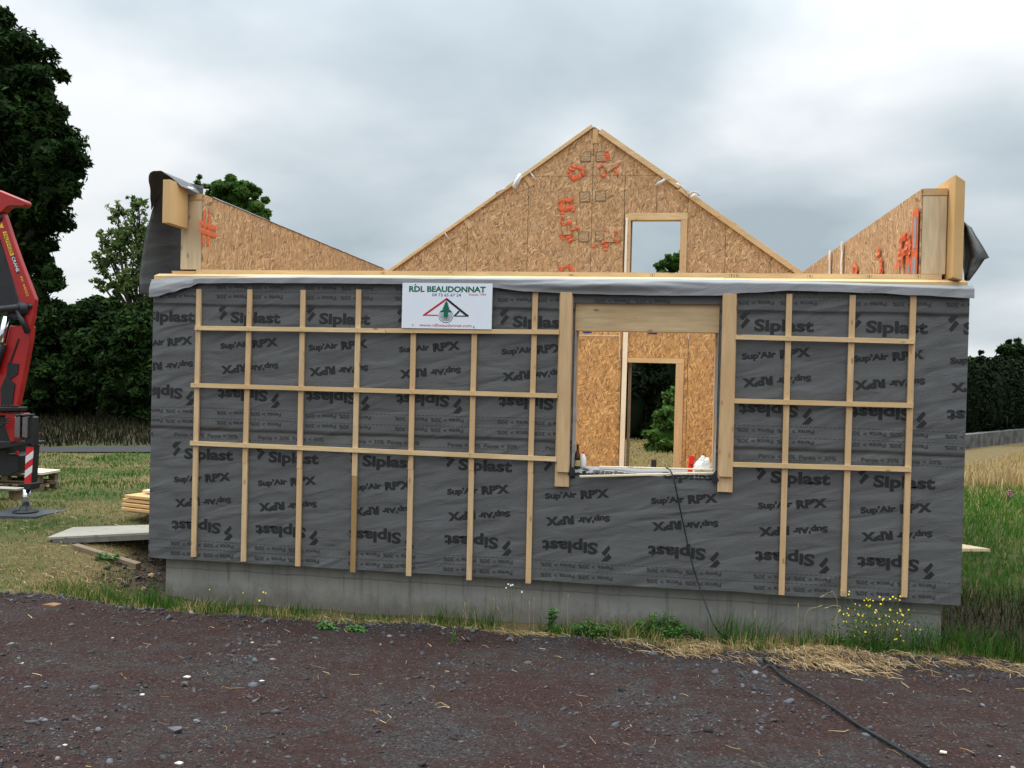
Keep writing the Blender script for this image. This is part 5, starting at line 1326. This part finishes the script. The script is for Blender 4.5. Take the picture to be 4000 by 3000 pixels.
# strip along the foundation
n = 9000
x = rs.uniform(-1.2, 12, n); y = edge_y(x)+np.abs(rs.normal(0, .28, n))-.02; keep = (y < .085) | (x < .1) | (x > 8.42); xy = np.stack([x, y], 1)[keep]
nf = nfield(xy, 1.3, 4); g = rs.random(len(xy)); dense = (nf > -.25) | (g < .35); xy = xy[dense]; nf = nf[dense]
tn = np.clip(np.where(rs.random(len(xy)) < .48+.25*(xy[:, 0] > 5)-.5*nf, rs.uniform(.72, 1, len(xy)), rs.uniform(.05, .6, len(xy))), 0, 1)
hh = rs.uniform(.03, .10, len(xy))*(1+1.2*(nf > .15)); put(blades(xy, hh, rs.uniform(.004, .010, len(xy)), rs, tn, .7))
# tufts in front of the base
for cxg, cyg, ng, hg, rg in ((.25, -.38, 170, .30, .18), (.55, -.45, 120, .22, .18), (1.9, -.3, 60, .2, .15), (3.45, -.25, 60, .28, .2), (3.9, -.25, 70, .30, .2), (5.25, -.3, 90, .22, .2), (6.35, -.35, 130, .42, .22), (6.6, -.30, 80, .40, .2), (7.1, -.3, 90, .30, .25), (7.65, -.35, 140, .25, .25), (8.2, -.1, 120, .38, .2), (8.6, -.1, 160, .45, .25), (9.0, -.15, 140, .45, .25), (9.4, -.2, 140, .42, .3), (4.6, -.3, 60, .22, .25), (2.7, -.3, 50, .15, .3), (1.3, -.4, 60, .14, .3), (-.3, -.35, 150, .16, .3), (9.8, -.2, 120, .4, .3)):
    xy = np.stack([rs.normal(cxg, rg*.6, ng), rs.normal(cyg, .09, ng)], 1); put(blades(xy, rs.uniform(.35, 1, ng)*hg, rs.uniform(.005, .011, ng), rs, rs.uniform(.05, .62, ng), .6))
# left meadow, denser close by
n = 52000
x = -12*rs.random(n)**1.0; y = -.5+14.5*rs.random(n)**1.7; x = x-.0
xy = np.stack([x+.1, y], 1); keep = (xy[:, 1] > edge_y(xy[:, 0])+.02) & (xy[:, 1] < road_c(xy[:, 0])-.8) & ~((np.hypot((xy[:, 0]+.05)/.5, (xy[:, 1]-1.6)/1.7) < 1) & (rs.random(n) < .93)) & ~((xy[:, 0] > -.0) & (xy[:, 1] > -.05))
xy = xy[keep]; nf = nfield(xy, .9, 8)+.5*nfield(xy, 3.1, 2)
dryp = np.clip(.32-1.3*nf, .04, .95)*np.where(xy[:, 1] > 4, .5, 1)
tn = np.where(rs.random(len(xy)) < dryp, rs.uniform(.66, 1, len(xy)), rs.uniform(.1, .66, len(xy)))
put(blades(xy, rs.uniform(.025, .06, len(xy))*(1+.9*(nf > .25))*(1+xy[:, 1]*.01), rs.uniform(.005, .010, len(xy))*(1+np.maximum(xy[:, 1], 0)*.18), rs, tn, .9))
# right meadow
n = 36000; x = 8.6+9*rs.random(n)**1.2; y = .05+11*rs.random(n)**1.4; xy = np.stack([x, y], 1); keep = ~((np.hypot((x-8.9)/.5, (y-1.2)/1.3) < 1) & (rs.random(n) < .8)); xy = xy[keep]; nf = nfield(xy, .8, 3)
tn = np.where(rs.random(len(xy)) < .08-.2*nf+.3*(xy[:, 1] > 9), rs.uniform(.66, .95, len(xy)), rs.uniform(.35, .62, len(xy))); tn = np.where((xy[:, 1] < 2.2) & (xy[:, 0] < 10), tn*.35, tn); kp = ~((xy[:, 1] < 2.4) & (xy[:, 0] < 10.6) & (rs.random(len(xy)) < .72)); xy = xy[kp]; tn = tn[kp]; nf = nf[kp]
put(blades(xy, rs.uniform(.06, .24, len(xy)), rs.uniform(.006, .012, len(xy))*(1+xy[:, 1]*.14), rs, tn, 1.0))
# behind the house
n = 9000; x = rs.uniform(2, 9, n); y = rs.uniform(8, 21, n); xy = np.stack([x, y], 1); put(blades(xy, rs.uniform(.04, .10, n), rs.uniform(.02, .05, n), rs, np.clip(rs.normal(.82, .12, n), 0, 1), .8))
grass = npmesh('grass', np.concatenate(allV), np.concatenate(allF), m_grass, None, np.concatenate(allT)); tag(grass, 'green and dry grass along the house base and over the meadows', 'grass', kind='stuff')

n = 15000; x = rs.uniform(-24, 3, n); y = road_c(x)+.85+rs.uniform(0, 6.5, n); xy = np.stack([x, y], 1)
V, F, T = blades(xy, rs.uniform(.12, .38, n), rs.uniform(.02, .04, n), rs, np.clip(rs.normal(.45, .25, n), 0, 1), .7)
h2 = np.stack([rs.uniform(8.45, 10.8, 2600), rs.uniform(.1, 2.6, 2600)], 1)
V2, F2, T2 = blades(h2, rs.uniform(.08, .32, 2600), rs.uniform(.005, .011, 2600), rs, np.clip(rs.normal(.6, .25, 2600), 0, 1), .9)
F = np.concatenate([F, F2+len(V)]); V = np.concatenate([V, V2]); T = np.concatenate([T, T2])
tag(npmesh('shade_and_dead_grass', V, F, m_shade_dead_grass, None, T), 'bank grass beyond the lane with tree shade in its colour, dead stems in the right hollow', 'grass', kind='stuff')

n = 42000; x = rs.uniform(10.2, 27, n); y = rs.uniform(9.0, 27, n); lim = 10.9+.2*(x-12)*0; keep = (y > 10.2+.25*(x-12)*.3) & (y < 16.0+1.85*(x-14.2)*(x > 14.2)+1.2*(x-14.2)*(x <= 14.2)); xy = np.stack([x, y], 1)[keep]
V, F, T = blades(xy, rs.uniform(.24, .42, len(xy))*np.where(xy[:, 1] > 15, .75, 1.), rs.uniform(.018, .035, len(xy))*(1+.03*(xy[:, 1]-9)), rs, rs.random(len(xy)), .35)
tag(npmesh('wheat_field', V, F, m_wheat, None, T), 'ripe golden wheat field at the right below the masonry wall', 'wheat', kind='stuff')

# dry straw: heaps on the edge of the yard plus loose stalks
allV, allF, allT, off = [], [], [], 0
def stalks(cx, cy, rx, ry, n, ln0, ln1, lift, dirm=None):
    c = np.stack([rs.normal(cx, rx, n), rs.normal(cy, ry, n)], 1)
    if n > 5: c = c[(nfield(c, 5.5, 77)+.6*nfield(c, 13, 78) > -.12)]; n = len(c)
    z = gz(c[:, 0], c[:, 1])+.012
    hp = np.exp(-(((c[:, 0]-cx)/(rx*1.2))**2+((c[:, 1]-cy)/(ry*1.2))**2))*lift
    ang = rs.uniform(0, math.pi, n) if dirm is None else rs.normal(dirm, .7, n); ln = rs.uniform(ln0, ln1, n)
    d = np.stack([np.cos(ang), np.sin(ang), rs.normal(0, .13, n)], 1)*ln[:, None]/2; p = np.stack([c[:, 0], c[:, 1], z+hp*rs.random(n)], 1)
    a, b = p-d, p+d
    bend = np.stack([rs.normal(0, .02, n), rs.normal(0, .02, n), rs.uniform(0, .05, n)*min(1, lift*12+.1)], 1)
    m_ = p+bend; m_[:, 2] = np.maximum(m_[:, 2], gz(m_[:, 0], m_[:, 1])+.012)
    for q in (a, b): q[:, 2] = np.maximum(q[:, 2], gz(q[:, 0], q[:, 1])+.006)
    w_ = np.cross(d, np.array((0, 0, 1.))); w_ /= np.linalg.norm(w_, axis=1)[:, None]; w_ *= rs.uniform(.0009, .0024, n)[:, None]; w_[:, 2] += .001
    V = np.stack([a-w_, a+w_, m_+w_, m_-w_, b+w_*.7, b-w_*.7], 1).reshape(-1, 3); i0 = np.arange(n)[:, None]*6
    put((V, np.concatenate([i0+np.array([0, 1, 2, 3]), i0+np.array([3, 2, 4, 5])]), np.repeat(rs.random(n), 6)))
for hx, hy, rx, ry, n_, lf in ((6.25, -.72, .34, .13, 620, .08), (6.0, -.9, .26, .10, 260, .03), (7.15, -.78, .34, .17, 1300, .12), (7.15, -1.1, .26, .14, 600, .04), (7.9, -.50, .5, .10, 400, .05), (8.7, -.5, .6, .12, 500, .05), (9.6, -.5, .7, .15, 450, .05), (5.3, -.62, .45, .10, 420, .04), (4.4, -.55, .6, .10, 300, .03), (3.3, -.5, .6, .10, 260, .03), (2.0, -.5, .7, .09, 200, .02), (.9, -.45, .5, .08, 100, .02), (6.9, -.5, 1.0, .12, 600, .06)):
    stalks(hx, hy, rx, ry, n_, .06, .24, lf)
# loose stalks over the whole yard
n = 620; xx = rs.uniform(-1.5, 11, n); yy = rs.uniform(-6.2, -.8, n)
for i in range(n):
    stalks(xx[i], yy[i], .01, .01, 1, .02, .13 if i % 4 else .2, 0)
for (u, v, ln_, a) in ((760, 700, .0, 0),): pass
stalks(-1.6, .2, .9, .45, 900, .04, .16, .02); stalks(-3, 1.6, 1.4, .5, 900, .05, .18, .02); stalks(-.9, -.2, .5, .25, 500, .04, .14, .02)
straw = npmesh('dry_straw', np.concatenate(allV), np.concatenate(allF), m_straw, None, np.concatenate(allT)); tag(straw, 'dry straw heaped at the yard edge and strewn over the gravel', 'straw', kind='stuff')
V, F, T = allV[0], allF[0], allT[0]

# ================================================================== gravel
def facet(P, rk, n, d0, d1):
    for _ in range(n):
        m_ = rk.normal(size=3); m_ /= np.linalg.norm(m_); over = np.maximum(0, P@m_-rk.uniform(d0, d1)); P = P-over[:, None]*m_
    return P
def stones(n_, pts, size, rs, tint, name, m=m_stone):
    # three irregular prototypes, flattened and turned at random
    protos = []
    for k in range(6):
        bm = bmesh.new(); bmesh.ops.create_icosphere(bm, subdivisions=1, radius=1)
        P = np.array([v.co[:] for v in bm.verts]); F_ = np.array([[v.index for v in f.verts] for f in bm.faces]); bm.free()
        rk = np.random.default_rng(k+90); P = facet(P*(rk.uniform(.8, 1.25, (len(P), 1))), rk, 5, .3, .7); protos.append(P)
    which = rs.integers(0, 6, len(pts)); P = np.stack(protos)[which]
    sc = size[:, None, None]*np.stack([rs.uniform(.7, 1.5, len(pts)), rs.uniform(.6, 1.1, len(pts)), rs.uniform(.3, .8, len(pts))], 1)[:, None, :]
    P = P*sc; a = rs.uniform(0, 2*math.pi, len(pts)); ca_, sa_ = np.cos(a)[:, None], np.sin(a)[:, None]
    tl = rs.normal(0, .3, len(pts))[:, None]
    X = P[..., 0]*ca_-P[..., 1]*sa_; Y = P[..., 0]*sa_+P[..., 1]*ca_; Z_ = P[..., 2]+X*tl
    V = np.stack([X+pts[:, 0:1], Y+pts[:, 1:2], Z_+pts[:, 2:3]+size[:, None]*.12], 2).reshape(-1, 3)
    F = (np.arange(len(pts))[:, None, None]*12+F_[None]).reshape(-1, 3)
    return V, F, np.repeat(tint, 12)
n = 46000; x = rs.uniform(-2.2, 11.5, n); y = -6.3+5.9*rs.random(n)**.95; xy = np.stack([x, y], 1)
nf = nfield(xy, 1.15, 31)+.55*nfield(xy, 3.2, 32); ed = np.exp(-((y-edge_y(x))/.30)**2)
keep = (y < edge_y(x)+.05) & (rs.random(n) < np.clip(.24+1.7*nf+.75*ed, .07, 1)); xy = xy[keep]; ed = ed[keep]; nf = nf[keep]
sz = np.clip(rs.lognormal(math.log(.0085), .6, len(xy))*(1+.9*ed*rs.random(len(xy))), .004, .05)
rn = np.array([noise.noise((a*1.7, b*1.7, 0))*.030+noise.noise((a*7, b*7, 3))*.012 for a, b in xy])
z = gz(xy[:, 0], xy[:, 1])+rn+np.exp(-((xy[:, 1]-edge_y(xy[:, 0])+.12)/.14)**2)*.035
tn = np.clip(rs.beta(2, 3.2, len(xy)), 0, .93); tn[rs.random(len(xy)) < .012] = 1
hx = np.stack([rs.uniform(-.75, .14, 1500), rs.uniform(.0, 2.4, 1500)], 1); xy = np.concatenate([xy, hx]); z = np.concatenate([z, gz(hx[:, 0], hx[:, 1])+.005]); sz = np.concatenate([sz, np.clip(rs.lognormal(math.log(.011), .6, 1500), .004, .04)]); tn = np.concatenate([tn, rs.beta(1.6, 4, 1500)])
V, F, T = stones(0, np.column_stack([xy, z]), sz, rs, tn, '')
tag(npmesh('gravel', V, F, m_stone, None, T), 'grey crushed stones scattered over the dark reddish yard', 'gravel', kind='stuff')
# larger stones one can tell apart
def gr(u, v):
    p = G(u, v); return p
BIG = [(300, 1322, .085, .72, 'large pale grey slab at the yard edge, near the left corner of the base'), (262, 1320, .08, .55, 'flat grey stone just left of the large slab at the yard edge'), (205, 1318, .045, .3, 'dark stone at the yard edge beside the flat rusty one'),
       (842, 1376, .04, .85, 'pale stone at the grass edge below the middle of the base'), (398, 1478, .05, .6, 'grey stone by the white chip left of centre'), (424, 1560, .033, .85, 'rounded pale stone alone on the bare red earth, lower left'), (378, 1578, .07, .7, 'broad flat slab low on the left of the yard'),
       (1158, 1388, .06, .62, 'grey stone in the straw below the nettles, left of its neighbour'), (1180, 1392, .055, .75, 'pale stone in the straw below the nettles'), (1140, 1434, .055, .6, 'flat grey stone on the red earth under the two pale ones'), (1280, 1458, .03, .9, 'small pinkish stone right of centre on the red earth'),
       (1712, 1432, .05, .95, 'whitish stone on the right, below the yellow flowers'), (1790, 1432, .06, .5, 'grey lump near the right edge of the yard'), (1862, 1442, .075, .45, 'low grey boulder near the right edge'), (1840, 1410, .05, .3, 'dark stone at the straw edge on the right'), (410, 1392, .035, .55, 'grey stone among the gravel patch left of the base'), (1010, 1383, .05, .45, 'dark stone at the grass edge by the tall weed'),
       (655, 1518, .03, .7, 'grey stone on the bare earth left of centre'), (880, 1470, .035, .6, 'grey stone in the middle of the yard'), (530, 1372, .04, .5, 'grey stone on the yard edge, third along the base')]
for i, (u, v, r, t_, lab_) in enumerate(BIG):
    r *= .8; p = gr(u, v); bm = bmesh.new(); bmesh.ops.create_icosphere(bm, subdivisions=3, radius=1)
    rk = random.Random(i*7+3); fl = rk.uniform(.35, .6); an = rk.uniform(-.5, .5)
    rn_ = np.random.default_rng(i+400); Q = np.array([v.co[:]*1 if False else tuple(v.co) for v in bm.verts])
    Q = facet(Q, rn_, 11, .42, .85)
    for vv, q in zip(bm.verts, Q):
        q = Vector(q); k_ = 1+.08*noise.noise(q*4+Vector((0, i, 0))); vv.co = Vector((q.x*k_*r*.95, q.y*k_*r*.7, q.z*k_*r*fl*1.1))
    me = bpy.data.meshes.new('stone'); bm.to_mesh(me); bm.free(); me.materials.append(m_stone)
    a_ = me.attributes.new('tint', 'FLOAT', 'POINT'); a_.data.foreach_set('value', np.clip(np.full(len(me.vertices), t_)+np.random.default_rng(i).normal(0, .08, len(me.vertices)), 0, .97).astype(np.float32))
    o = bpy.data.objects.new('stone', me); COL.objects.link(o); o.location = (p[0], p[1], p[2]+r*fl*.35); o.rotation_euler = (0, 0, an); tag(o, lab_, 'stone', 'larger stones lying in the yard')
m_chip = simple('fresh_wood_chip', (.60, .56, .46), .7, var=.05)
CH = [(462, 1465, 'white wood chip beside a straw stalk, left part of the yard'), (405, 1472, 'white chip against a grey stone, left part of the yard'), (352, 1505, 'small white chip below the stone and chip pair on the left'), (252, 1590, 'small pale chip low on the left'), (698, 1648, 'white chip at the bottom edge, left of centre'), (1630, 1617, 'pale rounded chip low on the right'), (985, 1375, 'pale sliver at the yard edge below the middle of the base'), (1745, 1630, 'tiny white chip in the lower right corner area'), (1305, 1448, 'white sliver near the middle right of the yard'), (88, 1455, 'small white chip near the left edge')]
CH[0] = (458/1, 1464, CH[0][2])
src = [(730, 2648), (1022, 2665), (555, 2718), (253, 2917), (698, 2987), (3683, 2943), (985, 2513), (3905, 2960), (440, 2495), (88, 2595)]
for (u, v), (_, _, lab_), i in zip(src, CH, range(99)):
    p = G(u/K, v/K); s_ = (.024, .018, .015, .012, .020, .022, .013, .008, .010, .009)[i]
    rk = random.Random(i); o = MB(); o.prism_up([(p[0]-s_, p[1]-s_*.5), (p[0]+s_*.8, p[1]-s_*.7), (p[0]+s_*1.1, p[1]+s_*.4), (p[0]-s_*.4, p[1]+s_*.8)], p[2]+.004, p[2]+.012)
    tag(o.build('wood_chip', m_chip), lab_, 'chip', 'pale offcut chips on the yard')
p = G(320/1.58/K*1.0, (2200+272/1.58)/K); o = MB(); o.prism_up([(p[0]-.08, p[1]-.04), (p[0]+.06, p[1]-.05), (p[0]+.09, p[1]+.03), (p[0]-.02, p[1]+.06)], p[2]+.01, p[2]+.035)
tag(o.build('flat_stone', simple('rusty_stone', (.26, .14, .075), .9, var=.3)), 'flat rusty brown stone at the yard edge on the far left', 'stone')

# ================================================================== weeds
def leafset(mb_, p, d, ln_, wd):
    d = Vector(d).normalized(); s = d.cross(Vector((0, 0, 1)))
    if s.length < .1: s = Vector((1, 0, 0))
    s.normalize(); p = Vector(p); up_ = s.cross(d)
    a = p; b_ = p+d*ln_*.45+s*wd/2+up_*.006; c = p+d*ln_-up_*ln_*.15; e_ = p+d*ln_*.45-s*wd/2+up_*.006; m_ = p+d*ln_*.45-up_*.004
    mb_.add([a, b_, c, e_, m_], [(0, 1, 4), (1, 2, 4), (2, 3, 4), (3, 0, 4)])
def weed(name, label, cat, x, y, h, nst, spread, leaf, seed, lw_=.4, group=None, lpitch=.035):
    rr = random.Random(seed); z0 = g1(x, y); t = thing(name, label, cat, (x, y, z0), group); st = MB(); lf = MB()
    for k in range(nst):
        a = rr.uniform(0, 6.28); r = spread*math.sqrt(rr.random()); hx = h*rr.uniform(.6, 1)*(1-.4*r/max(spread, .01))
        bx, by = x+r*.6*math.cos(a), y+r*.35*math.sin(a); tx, ty = x+r*math.cos(a), y+r*.5*math.sin(a)
        P = crom([(bx, by, z0-.02), ((bx+tx)/2, (by+ty)/2, z0+hx*.5), (tx, ty, z0+hx)], 4); st.tube(P, .0028, 5)
        nl = max(3, int(hx/lpitch))
        for i in range(nl):
            f = .12+.88*i/nl; q = Vector(P[min(len(P)-1, int(f*(len(P)-1)))]); aa = i*2.4+rr.random()
            for s_ in (0, math.pi): leafset(lf, q+Vector((0, 0, rr.uniform(-.01, .01))), (math.cos(aa+s_), math.sin(aa+s_), rr.uniform(-.1, .5)), leaf*(1.15-.6*f)*rr.uniform(.7, 1.2), leaf*lw_)
    st.build('stem', m_stem, t); lf.build('leaves', m_leafy, t); return t
p = G(1190, 1368); weed('nettle', 'tall single nettle with drooping leaves standing against the middle of the concrete base', 'weed', p[0], p[1], .52, 4, .035, .10, 1, .55, lpitch=.04)
p = G(1278, 1385); weed('nettle_clump', 'low bushy green weed clump against the base, left of the larger clump', 'weed', p[0], p[1]+.05, .26, 75, .23, .06, 2, .5, 'leafy weed clumps at the base', .025)
p = G(1425, 1385); weed('nettle_clump', 'wider bushy green weed clump against the base by the cable', 'weed', p[0], p[1]+.1, .31, 110, .30, .06, 3, .5, 'leafy weed clumps at the base', .025)
p = G(975, 1392); weed('dock_plant', 'slim green weed with narrow leaves left of the white flowers', 'weed', p[0], p[1]+.05, .22, 3, .03, .05, 4, .3)
p = G(1500, 1385); weed('weed_clump', 'small dark green weed where the cable reaches the grass', 'weed', p[0], p[1]+.05, .18, 22, .12, .06, 6, .35, 'leafy weed clumps at the base', .03)
p = G(1805, 1395); weed('thistle', 'dark broad-leaved rosette left of the yellow flowers', 'weed', p[0], p[1]+.05, .13, 16, .13, .12, 5, .3, lpitch=.05)
p = G(120/K+130, 1262) 
p = G(420/K, 2190/K); weed('dock_plant', 'broad-leaved green weed growing over the old timber at left', 'weed', p[0], p[1], .14, 16, .16, .10, 8, .28, lpitch=.05)
p = G(700, 1362); weed('dandelion', 'low dark green leaf rosette at the foot of the base, left of its middle', 'weed', p[0], p[1]+.03, .09, 12, .12, .10, 9, .3, lpitch=.05)
p = G(765, 1366); weed('dandelion', 'second low leaf rosette at the foot of the base, nearer its middle', 'weed', p[0], p[1]+.03, .08, 12, .10, .09, 10, .3, lpitch=.05)
def flower_head(mb_, p, r, rr):
    k = 5; p = Vector(p); nrm = Vector((rr.uniform(-.6, .6), -1, rr.uniform(.2, 1.2))).normalized(); s = nrm.cross(Vector((0, 0, 1))).normalized(); u_ = s.cross(nrm)
    vs = [p+nrm*.003]; 
    for i in range(10):
        a = i*math.pi/5; q = r*(1 if i % 2 == 0 else .6); vs.append(p+(s*math.cos(a)+u_*math.sin(a))*q+nrm*r*.25)
    mb_.add(vs, [(0, 1+i, 1+(i+1) % 10) for i in range(10)])
def flowerplant(name, label, cat, cu, cv, heads, Y, r, m, stem_m=m_stem, seed=1, basev=1385):
    rr = random.Random(seed); b = at(cu, cv, Y); z0 = g1(b[0], Y); t = thing(name, label, cat, (b[0], Y, z0)); st = MB(); hd = []
    for (u, v) in heads:
        p = at(u, v, Y+rr.uniform(-.12, .12)); b0 = (b[0]+(p[0]-b[0])*.35+rr.uniform(-.03, .03), Y+rr.uniform(-.05, .05), z0-.01)
        st.tube(crom([b0, ((b0[0]+p[0])/2+rr.uniform(-.02, .02), (b0[1]+p[1])/2, (b0[2]+p[2])/2), tuple(p)], 3), .0022, 4)
        h_ = MB(); flower_head(h_, p, r*rr.uniform(.75, 1.2), rr); hd.append(h_)
    st.build('stems', stem_m, t)
    if len(heads) > 20:
        lf = MB()
        for k_ in range(520):
            a_ = rr.random()**1.7; q = (b[0]+rr.gauss(0, .20+.12*a_), Y+rr.gauss(0, .08), z0+.02+a_*.42)
            leafset(lf, q, (rr.uniform(-1, 1), rr.uniform(-1, .4), rr.uniform(.1, 1.2)), .055*(1.2-.7*a_), .014)
        lf.build('leaves', m_leafy, t)
    for h_ in hd[:100]: h_.build('flower_head', m, t)
    return t
zq_ = lambda X, Y_: ((2600+X/1.58)/K, (1700+Y_/1.58)/K)
HY = [(1085, 957), (1133, 965), (1130, 983), (1240, 1008), (1225, 1020), (1262, 1015), (1280, 1022), (1320, 998), (1340, 1018), (1328, 1043), (1385, 1012), (1402, 998), (1420, 1008), (1448, 995), (1443, 1018), (1170, 1042), (1198, 1050), (1240, 1050), (1262, 1052), (1075, 1080), (1070, 1088), (1127, 1070), (1165, 1075), (1120, 1100), (1130, 1112), (1098, 1105), (1190, 1110), (1215, 1115), (1298, 1080), (1292, 1095), (1385, 1077), (1390, 1082), (1430, 1098), (1450, 1085), (1458, 1105), (1465, 1112), (1500, 1078), (1360, 1113), (1378, 1120), (1320, 1135), (1328, 1140), (1100, 1150), (1115, 1152), (1175, 1142), (1182, 1155), (1210, 1150), (1238, 1155), (1265, 1165), (1275, 1172), (1300, 1175), (1325, 1170), (1365, 1158), (1370, 1165), (1415, 1155), (1432, 1145), (1440, 1158), (1460, 1155), (1475, 1165), (1503, 1168), (1430, 1200), (1543, 1198), (1573, 1200), (1233, 1215), (1255, 1220), (1290, 1215), (1350, 1205), (1165, 1240), (1420, 1232), (1450, 1238), (1425, 1258), (1468, 1268), (1415, 1262), (1175, 1185), (1445, 1075), (1253, 1060), (1345, 1010), (1250, 1018), (1186, 1105), (1222, 1106), (1304, 1086), (1408, 1150), (1468, 1150)]
u0, v0 = zq_(1310, 1300)
fp = flowerplant('ragwort', 'airy clump of small yellow flowers in front of the right end of the concrete base', 'flowers', u0, v0, [zq_(a, b_) for a, b_ in HY], -.28, .0105, m_flower, seed=3)
zl = lambda X, Y_: ((550+X/2.212)/K, (1650+Y_/2.212)/K)
u0, v0 = zl(800, 1600)
flowerplant('buttercup', 'few sparse yellow flowers before the left part of the concrete base', 'flowers', u0, v0, [zl(a, b_) for a, b_ in ((595, 1445), (885, 1472), (1060, 1468), (1080, 1476), (1025, 1540), (518, 1615))], -.25, .012, m_flower, seed=4)
zm = lambda X, Y_: ((1500+X/1.843)/K, (1700+Y_/1.843)/K)
u0, v0 = zm(915, 1420)
fl_ = flowerplant('white_weed', 'tall thin weed with white heads in front of the middle of the base', 'flowers', u0, v0, [zm(a, b_) for a, b_ in ((992, 1128), (895, 1073), (912, 1082), (880, 1100), (925, 1078))], -.25, .013, m_whitep, seed=5)
def dry_stem(label, pts, Y, seed):
    rr = random.Random(seed); P = [at(u, v, Y) for u, v in pts]; z0 = g1(P[0][0], Y); P[0] = np.array((P[0][0], Y, z0-.01))
    t = thing('dry_grass_stem', label, 'grass stem', tuple(P[0]), 'dry seed stems before the concrete base'); o = MB(); o.tube(crom(P, 4), .0016, 4); o.build('stem', m_drystem, t)
    o = MB(); e_ = np.array(P[-1]); d_ = (np.array(P[-1])-np.array(P[-2])); d_ /= np.linalg.norm(d_); o.tube([e_-d_*.01, e_+d_*.012, e_+d_*.04], [.002, .005, .001], 5); o.build('seed_head', m_drystem, t)
zs_ = [([(790, 1400), (792, 1300), (793, 1190)], 'straight dry stem left of the white weed'), ([(1325, 1400), (1322, 1280), (1325, 1165)], 'dry stem with a dark tip right of the tall nettle'), ([(1075, 1400), (1078, 1300), (1080, 1190)], 'dry stem just left of the tall nettle'), ([(655, 1400), (658, 1330), (652, 1280)], 'short dry stem left of the middle of the base'), ([(590, 1400), (588, 1320), (582, 1225)], 'pale leaning dry stem left of the middle of the base'), ([(850, 1350), (848, 1290), (825, 1252)], 'bent dry seed head beside the white weed'), ([(1048, 1400), (1045, 1300), (1046, 1215)], 'short dry stem left of the nettle, by its taller twin')]
for i, (pts, lab_) in enumerate(zs_): dry_stem(lab_, [zm(a, b_) for a, b_ in pts], -.24, i)
zz = [([(1010, 1260), (1050, 1130), (1085, 1070), (1040, 1050), (1000, 1062)], 'arching seed head left of the yellow flowers, at the membrane edge'), ([(1040, 1290), (1060, 1060), (1040, 975), (1010, 970), (975, 990)], 'highest arching seed head over the right battens'), ([(880, 1290), (860, 1160), (880, 1080), (945, 1058)], 'arching seed head farthest left of the yellow flowers'), ([(1270, 1300), (1215, 1240), (1180, 1205), (1145, 1198)], 'low arching seed head under the yellow flowers'), ([(555, 1290), (560, 1180), (552, 1105)], 'dry stem standing right of the cable'), ([(815, 1290), (812, 1150), (818, 1060)], 'upright dry stem midway between cable and yellow flowers')]
for i, (pts, lab_) in enumerate(zz): dry_stem(lab_, [zq_(a, b_) for a, b_ in pts], -.30, 20+i)
pk = at(2123/K*K*1.0 if False else (3500+615/1.382)/K, (1200+1005/1.382)/K, 8.5)
t = thing('pink_flower', 'small pink flower cluster in the meadow by the right edge', 'flowers', (pk[0], 8.5, g1(pk[0], 8.5))); o = MB(); rr = random.Random(3); s_ = MB()
for i in range(26):
    q = (pk[0]+rr.gauss(0, .05), 8.5+rr.gauss(0, .05), pk[2]+rr.gauss(0, .03)); flower_head(o, q, .014, rr); s_.tube([(q[0], q[1], q[2]), (pk[0]+rr.gauss(0, .03), 8.5, g1(pk[0], 8.5))], .003, 4)
o.build('petals', m_pink, t); s_.build('stems', m_stem, t)
# rubble in the hollow
bp = G(1335/3.017/K+150/K, (1850+1225/3.017)/K)
bm = bmesh.new(); bmesh.ops.create_icosphere(bm, subdivisions=3, radius=1)
for vv in bm.verts: vv.co *= (1+.25*noise.noise(vv.co*1.7))
for vv in bm.verts: vv.co = Vector((vv.co.x*.04, vv.co.y*.035, vv.co.z*.034))
me = bpy.data.meshes.new('stone'); bm.to_mesh(me); bm.free(); me.materials.append(simple('sandstone', (.36, .25, .15), .9, var=.2, scale=20)); o = bpy.data.objects.new('stone', me); COL.objects.link(o); o.location = (bp[0], bp[1], bp[2]+.02); tag(o, 'tan stone in the dark hollow beside the left end of the base', 'stone')

for o in list(bpy.data.objects):
    for k_ in ('label',):
        if k_ in o and not o[k_]: del o[k_]
print('objects', len(bpy.data.objects), 'faces', sum(len(o.data.polygons) for o in bpy.data.objects if o.type == 'MESH'))
